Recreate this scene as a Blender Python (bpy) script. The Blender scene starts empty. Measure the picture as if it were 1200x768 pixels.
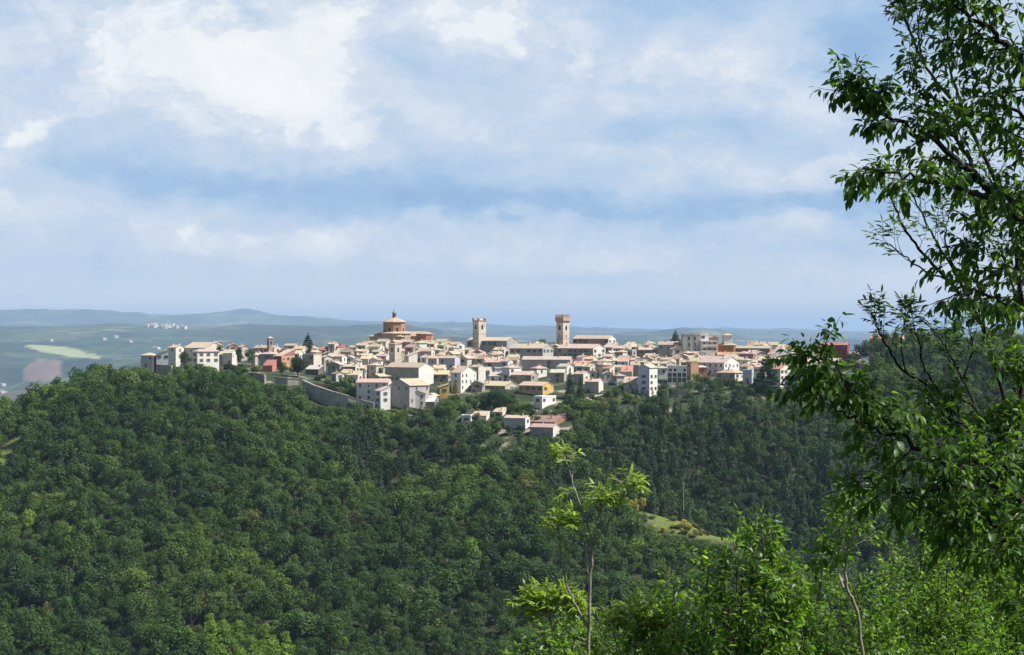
import bpy, math, random
import numpy as np
from mathutils import Vector, noise as mnoise

# ------------------------------------------------------------------ camera, sky, sun, exposure
sc = bpy.context.scene
COL = sc.collection
FP = 2380.0                      # focal length in photo pixels (photo is 1200 x 768)
R = math.radians
rng = random.Random(11)
nrs = np.random.RandomState(5)

cam_d = bpy.data.cameras.new("camera")
cam = bpy.data.objects.new("camera", cam_d)
COL.objects.link(cam)
cam.location = (0, 0, 0)
cam.rotation_euler = (R(90), 0, 0)
cam_d.sensor_fit = 'HORIZONTAL'
cam_d.sensor_width = 36.0
cam_d.lens = 36.0 * FP / 1200.0
cam_d.clip_start = 0.2
cam_d.clip_end = 120000.0
sc.camera = cam

sc.view_settings.view_transform = 'Standard'
sc.view_settings.look = 'None'
EXPO = 0.6
sc.view_settings.exposure = EXPO
sc.view_settings.gamma = 1.0
sc.view_settings.use_curve_mapping = False
cy = sc.cycles
cy.use_denoising = True
try:
    cy.denoiser = 'OPENIMAGEDENOISE'
except Exception:
    pass
cy.max_bounces = 6
cy.diffuse_bounces = 2
cy.glossy_bounces = 2
cy.transmission_bounces = 3
cy.volume_bounces = 0
cy.transparent_max_bounces = 4
cy.caustics_reflective = False
cy.caustics_refractive = False
cy.sample_clamp_indirect = 4.0

SUN_AZ, SUN_EL = 97.0, 53.0      # degrees right of the view direction, above the horizon
sd = bpy.data.lights.new("sun", 'SUN')
sun = bpy.data.objects.new("sun", sd)
COL.objects.link(sun)
sd.energy = 5.0
sd.angle = R(0.53)
sd.color = (1.0, 0.965, 0.915)
to_sun = Vector((math.sin(R(SUN_AZ)) * math.cos(R(SUN_EL)), math.cos(R(SUN_AZ)) * math.cos(R(SUN_EL)), math.sin(R(SUN_EL))))
sun.rotation_euler = (-to_sun).to_track_quat('-Z', 'Y').to_euler()
sun.location = (200, -50, 300)


class NT:
    """small helper to write node trees as expressions"""
    def __init__(self, tree):
        self.t = tree
        self.n = tree.nodes
        self.l = tree.links

    def node(self, kind, **kw):
        n = self.n.new(kind)
        for k, v in kw.items():
            setattr(n, k, v)
        return n

    def put(self, sock, v):
        if isinstance(v, bpy.types.NodeSocket):
            self.l.new(v, sock)
        else:
            sock.default_value = v

    def m(self, op, a, b=None, c=None):
        n = self.n.new('ShaderNodeMath')
        n.operation = op
        for i, v in enumerate((a, b, c)):
            if v is not None:
                self.put(n.inputs[i], v)
        return n.outputs[0]

    def comb(self, x, y, z):
        n = self.n.new('ShaderNodeCombineXYZ')
        for i, v in enumerate((x, y, z)):
            self.put(n.inputs[i], v)
        return n.outputs[0]

    def noise(self, vec, scale, detail=5.0, rough=0.55, dist=0.0, dim='3D', color=False):
        n = self.n.new('ShaderNodeTexNoise')
        n.noise_dimensions = dim
        if vec is not None:
            self.put(n.inputs['Vector'], vec)
        n.inputs['Scale'].default_value = scale
        n.inputs['Detail'].default_value = detail
        n.inputs['Roughness'].default_value = rough
        n.inputs['Distortion'].default_value = dist
        return n.outputs['Color' if color else 'Fac']

    def ramp(self, fac, stops, interp='LINEAR'):
        n = self.n.new('ShaderNodeValToRGB')
        cr = n.color_ramp
        cr.interpolation = interp
        while len(cr.elements) > 1:
            cr.elements.remove(cr.elements[-1])
        cr.elements[0].position = stops[0][0]
        cr.elements[0].color = (*stops[0][1], 1)
        for p, c in stops[1:]:
            e = cr.elements.new(p)
            e.color = (*c, 1)
        self.put(n.inputs[0], fac)
        return n.outputs[0]

    def mix(self, fac, a, b, blend='MIX'):
        n = self.n.new('ShaderNodeMix')
        n.data_type = 'RGBA'
        n.blend_type = blend
        self.put(n.inputs[0], fac)
        self.put(n.inputs[6], a if isinstance(a, bpy.types.NodeSocket) else (*a, 1))
        self.put(n.inputs[7], b if isinstance(b, bpy.types.NodeSocket) else (*b, 1))
        return n.outputs[2]

    def remap(self, v, a, b, c=0.0, d=1.0, smooth=False):
        n = self.n.new('ShaderNodeMapRange')
        n.interpolation_type = 'SMOOTHSTEP' if smooth else 'LINEAR'
        n.clamp = True
        self.put(n.inputs[0], v)
        for i, x in enumerate((a, b, c, d)):
            n.inputs[i + 1].default_value = x
        return n.outputs[0]


def build_world():
    w = bpy.data.worlds.new("World")
    sc.world = w
    w.use_nodes = True
    t = NT(w.node_tree)
    for n in list(t.n):
        t.n.remove(n)
    out = t.node('ShaderNodeOutputWorld')
    bg = t.node('ShaderNodeBackground')
    t.l.new(bg.outputs[0], out.inputs[0])
    sky = t.node('ShaderNodeTexSky', sky_type='NISHITA')
    sky.sun_disc = False
    sky.sun_elevation = R(SUN_EL)
    sky.sun_rotation = R(SUN_AZ)
    sky.altitude = 400
    sky.air_density = 1.0
    sky.dust_density = 1.0
    sky.ozone_density = 2.0
    tc = t.node('ShaderNodeTexCoord')
    sep = t.node('ShaderNodeSeparateXYZ')
    t.l.new(tc.outputs['Generated'], sep.inputs[0])
    x, y, z = sep.outputs
    U = t.m('MULTIPLY', t.m('ARCTAN2', x, y), 23.8)      # compass angle of the sky direction, in units of 2.4 degrees
    V = t.m('MULTIPLY', z, 23.8)                         # height above the horizon in the same units
    # warped coordinates for ragged cloud edges
    base = t.comb(t.m('MULTIPLY', U, 0.55), t.m('MULTIPLY', V, 1.0), 3.7)
    wn = t.node('ShaderNodeSeparateXYZ')
    t.l.new(t.noise(base, 0.9, 4.0, 0.6, color=True), wn.inputs[0])
    wx = t.m('MULTIPLY', t.m('SUBTRACT', wn.outputs[0], 0.5), 1.9)
    wy = t.m('MULTIPLY', t.m('SUBTRACT', wn.outputs[1], 0.5), 0.95)
    wn2 = t.node('ShaderNodeSeparateXYZ')
    t.l.new(t.noise(base, 4.2, 4.0, 0.62, color=True), wn2.inputs[0])
    wx = t.m('ADD', wx, t.m('MULTIPLY', t.m('SUBTRACT', wn2.outputs[0], 0.5), 0.5))
    wy = t.m('ADD', wy, t.m('MULTIPLY', t.m('SUBTRACT', wn2.outputs[1], 0.5), 0.34))
    wn3 = t.node('ShaderNodeSeparateXYZ')
    t.l.new(t.noise(base, 13.0, 4.0, 0.6, color=True), wn3.inputs[0])
    wx = t.m('ADD', wx, t.m('MULTIPLY', t.m('SUBTRACT', wn3.outputs[0], 0.5), 0.24))
    wy = t.m('ADD', wy, t.m('MULTIPLY', t.m('SUBTRACT', wn3.outputs[1], 0.5), 0.18))
    Uw, Vw = t.m('ADD', U, wx), t.m('ADD', V, wy)

    def blob(px, py, rx, ry, amp, sharp=1.0):
        dx = t.m('DIVIDE', t.m('SUBTRACT', Uw, (px - 600) / 100), rx / 100)
        dy = t.m('DIVIDE', t.m('SUBTRACT', Vw, (384 - py) / 100), ry / 100)
        d2 = t.m('ADD', t.m('MULTIPLY', dx, dx), t.m('MULTIPLY', dy, dy))
        g = t.m('POWER', 2.718, t.m('MULTIPLY', d2, -1.0 * sharp))
        return t.m('MULTIPLY', g, amp)

    blobs = [
        # lit cumulus masses
        (255, 70, 150, 62, .36), (300, 120, 130, 42, .26), (130, 60, 95, 45, .20), (392, 40, 48, 46, .34),
        (575, 22, 100, 42, .40), (676, 72, 26, 30, .26), (455, 150, 210, 46, .14), (50, 165, 36, 26, .26),
        (20, 205, 60, 52, .18), (30, 254, 30, 14, .28), (205, 275, 60, 20, .16), (300, 292, 170, 26, .14),
        (390, 290, 60, 22, .12), (730, 300, 62, 15, .20), (925, 270, 62, 13, .20), (610, 288, 62, 22, .12),
        (850, 95, 170, 55, .17), (950, 125, 70, 55, .12), (740, 190, 120, 14, .15), (1000, 200, 130, 14, .14),
        (1050, 320, 170, 32, .12), (15, 40, 60, 70, .08), (820, 215, 160, 16, .08),
        # blue gaps and grey undersides
        (300, 214, 230, 20, -.27), (140, 195, 90, 26, -.14), (520, 240, 150, 20, -.27), (590, 195, 110, 18, -.13),
        (455, 75, 46, 60, -.10), (770, 5, 150, 26, -.22), (1020, 55, 75, 70, -.32), (870, 160, 90, 22, -.24),
        (720, 250, 190, 14, -.22), (960, 242, 120, 15, -.26), (720, 165, 80, 14, -.14), (960, 300, 80, 12, -.14),
        (680, 325, 120, 10, -.10), (150, 330, 220, 22, -.05), (540, 75, 50, 40, -.08), (1010, 262, 60, 40, -.14),
    ]
    acc = None
    for b in blobs:
        g = blob(*b)
        acc = g if acc is None else t.m('ADD', acc, g)
    n1 = t.noise(t.comb(t.m('MULTIPLY', Uw, 0.5), Vw, 0.0), 1.1, 8.0, 0.6)
    n2 = t.noise(t.comb(t.m('MULTIPLY', U, 0.7), V, 9.0), 2.6, 9.0, 0.63, 0.5)
    vo = t.node('ShaderNodeTexVoronoi')
    vo.feature = 'SMOOTH_F1'
    vo.inputs['Scale'].default_value = 2.4
    vo.inputs['Smoothness'].default_value = 0.6
    vo.inputs['Detail'].default_value = 4.0
    vo.inputs['Roughness'].default_value = 0.6
    t.l.new(t.comb(t.m('MULTIPLY', Uw, 0.8), Vw, 2.0), vo.inputs['Vector'])
    puff = t.m('MULTIPLY', t.m('SUBTRACT', 0.38, vo.outputs['Distance']), t.remap(acc, -0.05, 0.3, 0.05, 0.32))
    nz = t.m('ADD', t.m('ADD', t.m('MULTIPLY', t.m('SUBTRACT', n1, 0.5), 0.50), t.m('MULTIPLY', t.m('SUBTRACT', n2, 0.5), 0.34)), puff)
    # calmer near the horizon
    calm = t.remap(V, 0.1, 1.6, 0.35, 1.0, True)
    b = t.m('ADD', t.m('ADD', 0.52, t.m('MULTIPLY', acc, 1.25)), t.m('MULTIPLY', nz, calm))
    g = 2.0 ** EXPO

    def shown(r_, g_, b_):                       # cloud radiance for a colour as it should look at this exposure
        return tuple((c / 255.0) ** 2.2 / g for c in (r_, g_, b_))
    clouds = t.ramp(b, [(0.0, shown(146, 180, 222)), (0.16, shown(160, 192, 229)), (0.34, shown(182, 207, 235)),
                        (0.50, shown(204, 219, 239)), (0.63, shown(225, 233, 244)), (0.74, shown(245, 248, 251)), (1.05, shown(255, 255, 255))])
    hz = t.remap(V, -0.2, 0.85, 0.0, 1.0, True)
    low = t.mix(hz, shown(236, 241, 246), clouds)
    skyc = t.mix(1.0, sky.outputs[0], (0.06, 0.06, 0.06), 'MULTIPLY')
    aside = t.remap(t.m('ABSOLUTE', U), 7.0, 16.0, 1.0, 0.45, True)
    cover_up = t.m('MULTIPLY', t.remap(V, 4.5, 9.0, 0.92, 0.15, True), aside)
    gap = t.remap(b, 0.2, 0.75, 0.55, 1.0)
    fac = t.m('MULTIPLY', cover_up, gap)
    fac = t.m('MAXIMUM', fac, t.m('MULTIPLY', t.remap(V, 4.0, 5.5, 0.93, 0.0), aside))
    col = t.mix(fac, skyc, low)
    t.l.new(col, bg.inputs[0])
    bg.inputs[1].default_value = 1.0
    w.cycles.sampling_method = 'MANUAL'
    w.cycles.sample_map_resolution = 1024


build_world()
# ------------------------------------------------------------------ small mesh helpers


def link(o, parent=None):
    COL.objects.link(o)
    if parent is not None:
        o.parent = parent
    return o


def tag(o, label=None, cat=None, group=None, kind=None):
    if label:
        o["label"] = label
    if cat:
        o["category"] = cat
    if group:
        o["group"] = group
    if kind:
        o["kind"] = kind
    return o


def empty(name, loc, rz=0.0):
    o = bpy.data.objects.new(name, None)
    o.empty_display_size = 0.5
    o.location = loc
    o.rotation_euler = (0, 0, rz)
    return link(o)


class MB:
    def __init__(self):
        self.v, self.f, self.mi = [], [], []

    def poly(self, pts, m=0):
        k = len(self.v)
        self.v += [tuple(p) for p in pts]
        self.f.append(tuple(range(k, k + len(pts))))
        self.mi.append(m)

    def hull(self, verts, faces, m=0):
        k = len(self.v)
        self.v += [tuple(p) for p in verts]
        for f in faces:
            self.f.append(tuple(k + i for i in f))
            self.mi.append(m)

    def box(self, x0, x1, y0, y1, z0, z1, m=0):
        self.hull([(x0, y0, z0), (x1, y0, z0), (x1, y1, z0), (x0, y1, z0), (x0, y0, z1), (x1, y0, z1), (x1, y1, z1), (x0, y1, z1)],
                  [(3, 2, 1, 0), (4, 5, 6, 7), (0, 1, 5, 4), (1, 2, 6, 5), (2, 3, 7, 6), (3, 0, 4, 7)], m)

    def prism(self, poly, z0, z1, m=0, scale1=1.0):
        n = len(poly)
        cx = sum(p[0] for p in poly) / n
        cyy = sum(p[1] for p in poly) / n
        lo = [(p[0], p[1], z0) for p in poly]
        hi = [(cx + (p[0] - cx) * scale1, cyy + (p[1] - cyy) * scale1, z1) for p in poly]
        self.hull(lo + hi, [tuple(reversed(range(n))), tuple(range(n, 2 * n))] +
                  [(i, (i + 1) % n, n + (i + 1) % n, n + i) for i in range(n)], m)

    def cone(self, poly, z0, apex, m=0):
        n = len(poly)
        self.hull([(p[0], p[1], z0) for p in poly] + [apex], [tuple(reversed(range(n)))] + [(i, (i + 1) % n, n) for i in range(n)], m)

    def tube(self, pts, r0, r1, sides=6, m=0):
        pts = [Vector(p) for p in pts]
        n = len(pts)
        k = len(self.v)
        up = Vector((0.3, 0.2, 1)).normalized()
        for i, p in enumerate(pts):
            d = (pts[min(i + 1, n - 1)] - pts[max(i - 1, 0)]).normalized()
            a = d.cross(up)
            if a.length < 0.1:
                a = d.cross(Vector((1, 0, 0)))
            a.normalize()
            b = d.cross(a)
            r = r0 + (r1 - r0) * i / max(n - 1, 1)
            for s in range(sides):
                an = 2 * math.pi * s / sides
                q = p + a * (r * math.cos(an)) + b * (r * math.sin(an))
                self.v.append((q.x, q.y, q.z))
        for i in range(n - 1):
            for s in range(sides):
                s2 = (s + 1) % sides
                self.f.append((k + i * sides + s, k + i * sides + s2, k + (i + 1) * sides + s2, k + (i + 1) * sides + s))
                self.mi.append(m)
        self.f.append(tuple(k + (n - 1) * sides + s for s in range(sides)))
        self.mi.append(m)
        self.f.append(tuple(k + s for s in reversed(range(sides))))
        self.mi.append(m)

    def mesh(self, name, mats, smooth=False):
        me = bpy.data.meshes.new(name)
        me.from_pydata(self.v, [], self.f)
        for mt in (mats if isinstance(mats, (list, tuple)) else [mats]):
            me.materials.append(mt)
        me.polygons.foreach_set('material_index', self.mi)
        if smooth:
            me.polygons.foreach_set('use_smooth', [True] * len(self.f))
        me.update()
        return me

    def build(self, name, mats, parent=None, loc=(0, 0, 0), rz=0.0, color=None, smooth=False):
        o = bpy.data.objects.new(name, self.mesh(name, mats, smooth))
        o.location = loc
        o.rotation_euler = (0, 0, rz)
        if color is not None:
            o.color = (*color, 1)
        return link(o, parent)


def ngon(n, r, a0=0.0, cx=0.0, cyy=0.0):
    return [(cx + r * math.cos(a0 + 2 * math.pi * i / n), cyy + r * math.sin(a0 + 2 * math.pi * i / n)) for i in range(n)]


# ------------------------------------------------------------------ materials
MAT = {}


def material(name):
    m = bpy.data.materials.new(name)
    m.use_nodes = True
    t = NT(m.node_tree)
    bs = m.node_tree.nodes['Principled BSDF']
    bs.inputs['Roughness'].default_value = 0.85
    bs.inputs['Specular IOR Level'].default_value = 0.2
    MAT[name] = m
    return m, t, bs


def bump(t, bs, h, strength=0.4, dist=0.1):
    b = t.node('ShaderNodeBump')
    b.inputs['Strength'].default_value = strength
    b.inputs['Distance'].default_value = dist
    t.l.new(h, b.inputs['Height'])
    t.l.new(b.outputs[0], bs.inputs['Normal'])


def make_wall_material(name, stone):
    m, t, bs = material(name)
    oi = t.node('ShaderNodeObjectInfo')
    geo = t.node('ShaderNodeNewGeometry')
    pos = geo.outputs['Position']
    n1 = t.noise(pos, 0.25, 5, 0.6)
    n2 = t.noise(pos, 1.7, 4, 0.65)
    v = t.m('ADD', t.m('MULTIPLY', n1, 0.5), t.m('MULTIPLY', n2, 0.5))
    if stone:
        br = t.node('ShaderNodeTexBrick')
        br.inputs['Scale'].default_value = 1.0
        br.inputs['Brick Width'].default_value = 0.9
        br.inputs['Row Height'].default_value = 0.35
        br.inputs['Mortar Size'].default_value = 0.03
        br.inputs['Color1'].default_value = (0.72, 0.70, 0.66, 1)
        br.inputs['Color2'].default_value = (1.05, 1.0, 0.95, 1)
        br.inputs['Mortar'].default_value = (0.75, 0.74, 0.72, 1)
        sp = t.node('ShaderNodeSeparateXYZ')
        t.l.new(pos, sp.inputs[0])
        t.l.new(t.comb(t.m('ADD', sp.outputs[0], sp.outputs[1]), sp.outputs[2], 0.0), br.inputs['Vector'])
        shade = t.ramp(v, [(0.32, (0.52, 0.50, 0.46)), (0.5, (0.92, 0.90, 0.87)), (0.7, (1.15, 1.10, 1.02))])
        c = t.mix(1.0, t.mix(1.0, oi.outputs['Color'], shade, 'MULTIPLY'), br.outputs['Color'], 'MULTIPLY')
        bump(t, bs, br.outputs['Fac'], 0.3, 0.03)
    else:
        shade = t.ramp(v, [(0.32, (0.62, 0.60, 0.56)), (0.47, (0.93, 0.92, 0.90)), (0.66, (1.06, 1.05, 1.03))])
        c = t.mix(1.0, oi.outputs['Color'], shade, 'MULTIPLY')
    t.l.new(c, bs.inputs['Base Color'])
    return m


make_wall_material("plaster", False)
make_wall_material("stone", True)


def make_roof_material():
    m, t, bs = material("roof_tiles")
    oi = t.node('ShaderNodeObjectInfo')
    tc = t.node('ShaderNodeTexCoord')
    geo = t.node('ShaderNodeNewGeometry')
    pos = geo.outputs['Position']
    n1 = t.noise(pos, 0.35, 4, 0.6)
    n2 = t.noise(pos, 2.6, 5, 0.7)
    v = t.m('ADD', t.m('MULTIPLY', n1, 0.45), t.m('MULTIPLY', n2, 0.55))
    shade = t.ramp(v, [(0.30, (0.52, 0.48, 0.44)), (0.47, (0.93, 0.92, 0.9)), (0.62, (1.08, 1.04, 0.98)), (0.78, (1.2, 1.12, 1.0))])
    w1 = t.node('ShaderNodeTexWave')
    w1.wave_type = 'BANDS'
    w1.bands_direction = 'X'
    w1.inputs['Scale'].default_value = 1.4
    w1.inputs['Distortion'].default_value = 0.6
    t.l.new(tc.outputs['Object'], w1.inputs['Vector'])
    c = t.mix(1.0, oi.outputs['Color'], shade, 'MULTIPLY')
    c = t.mix(t.m('MULTIPLY', w1.outputs['Fac'], 0.22), c, (0.16, 0.10, 0.07))
    t.l.new(c, bs.inputs['Base Color'])
    bump(t, bs, w1.outputs['Fac'], 0.5, 0.08)


make_roof_material()


def flat_material(name, col, rough=0.8, spec=0.2, var=0.25, scale=2.0, metal=0.0):
    m, t, bs = material(name)
    geo = t.node('ShaderNodeNewGeometry')
    n = t.noise(geo.outputs['Position'], scale, 4, 0.6)
    lo = tuple(c * (1 - var) for c in col)
    hi = tuple(min(1, c * (1 + var)) for c in col)
    t.l.new(t.ramp(n, [(0.3, lo), (0.7, hi)]), bs.inputs['Base Color'])
    bs.inputs['Roughness'].default_value = rough
    bs.inputs['Specular IOR Level'].default_value = spec
    bs.inputs['Metallic'].default_value = metal
    return m


flat_material("window_glass", (0.035, 0.04, 0.05), 0.25, 0.5)
flat_material("window_frame", (0.42, 0.37, 0.31), 0.7)
flat_material("shutter", (0.11, 0.085, 0.06), 0.6)
flat_material("shutter_green", (0.07, 0.10, 0.075), 0.6)
flat_material("dark_opening", (0.02, 0.02, 0.022), 0.9)  # near-black, stands for the shade inside openings
flat_material("iron", (0.05, 0.05, 0.055), 0.5, 0.4)
flat_material("pole_wood", (0.33, 0.31, 0.29), 0.85, 0.2, 0.2, 6)
flat_material("bark", (0.075, 0.06, 0.045), 0.95, 0.1, 0.4, 30)
flat_material("bark_pale", (0.26, 0.225, 0.18), 0.9, 0.15, 0.4, 60)
flat_material("bark_dark", (0.032, 0.028, 0.024), 0.95, 0.15, 0.45, 40)
flat_material("far_wall", (0.62, 0.58, 0.52))
flat_material("far_roof", (0.42, 0.27, 0.2))


def make_foliage(name, ramp, patch=0.6, transl=0.24):
    """crown of a distant tree: tint varies per tree and with small noise over the crown"""
    m, t, bs = material(name)
    oi = t.node('ShaderNodeObjectInfo')
    geo = t.node('ShaderNodeNewGeometry')
    big = t.noise(oi.outputs['Location'], 0.016, 3, 0.5)
    fine = t.noise(geo.outputs['Position'], 0.9, 3, 0.6)
    at = t.node('ShaderNodeAttribute', attribute_name='tint')
    v = t.m('ADD', t.m('MULTIPLY', oi.outputs['Random'], 1 - patch), t.m('MULTIPLY', t.remap(big, 0.36, 0.64), patch))
    v = t.m('ADD', t.m('MULTIPLY', v, 0.78), t.m('ADD', t.m('MULTIPLY', t.m('SUBTRACT', fine, 0.5), 0.3), t.m('MULTIPLY', t.m('SUBTRACT', at.outputs['Fac'], 0.14), 0.36)))
    c = t.ramp(v, ramp)
    t.l.new(c, bs.inputs['Base Color'])
    bs.inputs['Roughness'].default_value = 0.6
    bs.inputs['Specular IOR Level'].default_value = 0.25
    tr = t.node('ShaderNodeBsdfTranslucent')
    t.l.new(t.mix(1.0, c, (1.5, 1.45, 0.75), 'MULTIPLY'), tr.inputs[0])
    mx = t.node('ShaderNodeMixShader')
    mx.inputs[0].default_value = transl
    t.l.new(bs.outputs[0], mx.inputs[1])
    t.l.new(tr.outputs[0], mx.inputs[2])
    t.l.new(mx.outputs[0], t.n['Material Output'].inputs[0])
    return m


make_foliage("leaf_broad", [(0.0, (0.0280, 0.0564, 0.0092)), (0.35, (0.0476, 0.0980, 0.0132)), (0.6, (0.0700, 0.1318, 0.0161)), (0.8, (0.1050, 0.1694, 0.0196)), (1.0, (0.1750, 0.2197, 0.0259))])
make_foliage("leaf_dark", [(0.0, (0.0196, 0.0452, 0.0104)), (0.5, (0.0364, 0.0778, 0.0161)), (1.0, (0.0700, 0.1231, 0.0207))])
make_foliage("leaf_conifer", [(0.0, (0.0155, 0.0326, 0.0104)), (0.5, (0.0252, 0.0527, 0.0161)), (1.0, (0.0588, 0.0942, 0.0259))], transl=0.08)
make_foliage("leaf_lime", [(0.0, (0.0770, 0.1506, 0.0127)), (0.5, (0.1400, 0.2385, 0.0184)), (1.0, (0.2240, 0.3264, 0.0259))])
make_foliage("leaf_olive", [(0.0, (0.0700, 0.0828, 0.0161)), (0.5, (0.1190, 0.1280, 0.0259)), (1.0, (0.1819, 0.1694, 0.0346))])
make_foliage("broom_flower", [(0.0, (0.07, 0.10, 0.03)), (0.42, (0.14, 0.16, 0.03)), (0.6, (0.38, 0.355, 0.035)), (1.0, (0.54, 0.49, 0.05))])


def make_leaf(name, ramp, transl, gloss=0.4, rough=0.42):
    """close leaf, tint stored per leaf"""
    m, t, bs = material(name)
    at = t.node('ShaderNodeAttribute', attribute_name='tint')
    geo = t.node('ShaderNodeNewGeometry')
    n = t.noise(geo.outputs['Position'], 45.0, 3, 0.6)
    v = t.m('ADD', at.outputs['Fac'], t.m('MULTIPLY', t.m('SUBTRACT', n, 0.5), 0.25))
    c = t.ramp(v, ramp)
    under = t.mix(1.0, c, (1.25, 1.3, 1.5), 'MULTIPLY')
    c2 = t.mix(geo.outputs['Backfacing'], c, under)
    t.l.new(c2, bs.inputs['Base Color'])
    bs.inputs['Roughness'].default_value = rough
    bs.inputs['Specular IOR Level'].default_value = gloss
    tr = t.node('ShaderNodeBsdfTranslucent')
    t.l.new(t.mix(1.0, c, (2.2, 2.2, 0.8), 'MULTIPLY'), tr.inputs[0])
    mx = t.node('ShaderNodeMixShader')
    mx.inputs[0].default_value = transl
    t.l.new(bs.outputs[0], mx.inputs[1])
    t.l.new(tr.outputs[0], mx.inputs[2])
    t.l.new(mx.outputs[0], t.n['Material Output'].inputs[0])
    return m


make_leaf("leaf_cherry", [(0.0, (0.030, 0.070, 0.013)), (0.5, (0.055, 0.12, 0.018)), (0.85, (0.095, 0.18, 0.024)), (1.0, (0.17, 0.27, 0.04))], 0.5, 0.3)
make_leaf("leaf_elder", [(0.0, (0.035, 0.075, 0.02)), (0.5, (0.06, 0.125, 0.03)), (1.0, (0.11, 0.19, 0.04))], 0.35)
make_leaf("leaf_sapling", [(0.0, (0.16, 0.07, 0.02)), (0.10, (0.14, 0.16, 0.03)), (0.6, (0.17, 0.26, 0.04)), (1.0, (0.28, 0.38, 0.07))], 0.42)
make_leaf("leaf_bush", [(0.0, (0.045, 0.10, 0.012)), (0.5, (0.095, 0.19, 0.02)), (0.85, (0.155, 0.27, 0.03)), (1.0, (0.29, 0.38, 0.09))], 0.5)


# ------------------------------------------------------------------ terrain
COLUMNS = {
    -700: [(640, 900), (760, 760), (900, 580), (980, 535), (1050, 560)],
    -100: [(690, 805), (800, 665), (900, 560), (980, 517), (1040, 545)],
    0:    [(690, 800), (800, 655), (900, 547), (970, 495), (1040, 525)],
    60:   [(690, 800), (800, 645), (900, 530), (980, 470), (1040, 485)],
    130:  [(690, 800), (800, 638), (900, 515), (990, 449), (1060, 455)],
    200:  [(690, 800), (800, 633), (900, 512), (985, 452), (1010, 438), (1110, 428)],
    300:  [(690, 800), (800, 630), (900, 518), (985, 458), (1003, 440), (1140, 418)],
    400:  [(690, 800), (800, 630), (880, 550), (945, 500), (968, 474), (1010, 450), (1150, 418)],
    460:  [(690, 800), (790, 652), (836, 592), (874, 612), (938, 512), (958, 486), (1010, 455), (1150, 418)],
    520:  [(690, 800), (790, 650), (848, 570), (888, 598), (930, 526), (952, 494), (1010, 458), (1150, 418)],
    580:  [(690, 800), (790, 642), (865, 556), (897, 574), (924, 528), (945, 502), (980, 480), (1010, 462), (1150, 418)],
    640:  [(690, 800), (790, 642), (880, 551), (910, 530), (930, 514), (960, 488), (1010, 456), (1150, 416)],
    700:  [(690, 800), (790, 652), (865, 562), (888, 574), (920, 526), (960, 484), (1010, 452), (1150, 415)],
    760:  [(690, 800), (790, 662), (845, 594), (872, 620), (922, 534), (975, 476), (1010, 452), (1150, 415)],
    800:  [(690, 800), (780, 672), (835, 602), (862, 645), (922, 548), (980, 476), (1010, 454), (1150, 415)],
    860:  [(690, 800), (770, 692), (815, 619), (847, 676), (920, 560), (985, 472), (1020, 450), (1150, 415)],
    920:  [(690, 810), (750, 735), (790, 655), (825, 706), (920, 566), (985, 474), (1020, 452), (1150, 417)],
    1000: [(690, 830), (740, 768), (780, 695), (810, 738), (920, 570), (1000, 468), (1040, 446), (1120, 420)],
    1080: [(690, 840), (740, 788), (770, 726), (800, 748), (920, 568), (1010, 452), (1070, 416), (1120, 412)],
    1200: [(690, 840), (740, 795), (770, 736), (800, 748), (920, 552), (1010, 436), (1080, 410), (1130, 412)],
    1900: [(690, 840), (740, 795), (770, 736), (800, 748), (920, 552), (1010, 450), (1080, 430), (1130, 440)],
}
YS = np.arange(560.0, 1461.0, 4.0)


def _table():
    pxs = sorted(COLUMNS)
    rows = []
    for px in pxs:
        k = COLUMNS[px]
        ys = [a for a, b in k]
        zs = [(384 - b) / FP * a for a, b in k]
        ys = [560.0] + ys + [1280.0, 1460.0]
        zs = [-172.0] + zs + [-120.0, -215.0]
        if k[-1][0] == 1150:
            ys[-2:-1] = [1210.0, 1300.0]
            zs[-2:-1] = [(384 - k[-1][1] + 1) / FP * 1210.0, -110.0]
        z = np.interp(YS, ys, zs)
        kern = np.exp(-0.5 * (np.arange(-6, 7) / 2.2) ** 2)
        kern /= kern.sum()
        rows.append(np.convolve(np.pad(z, 6, mode='edge'), kern, mode='valid'))
    return np.array(pxs, float), np.array(rows)


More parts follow.
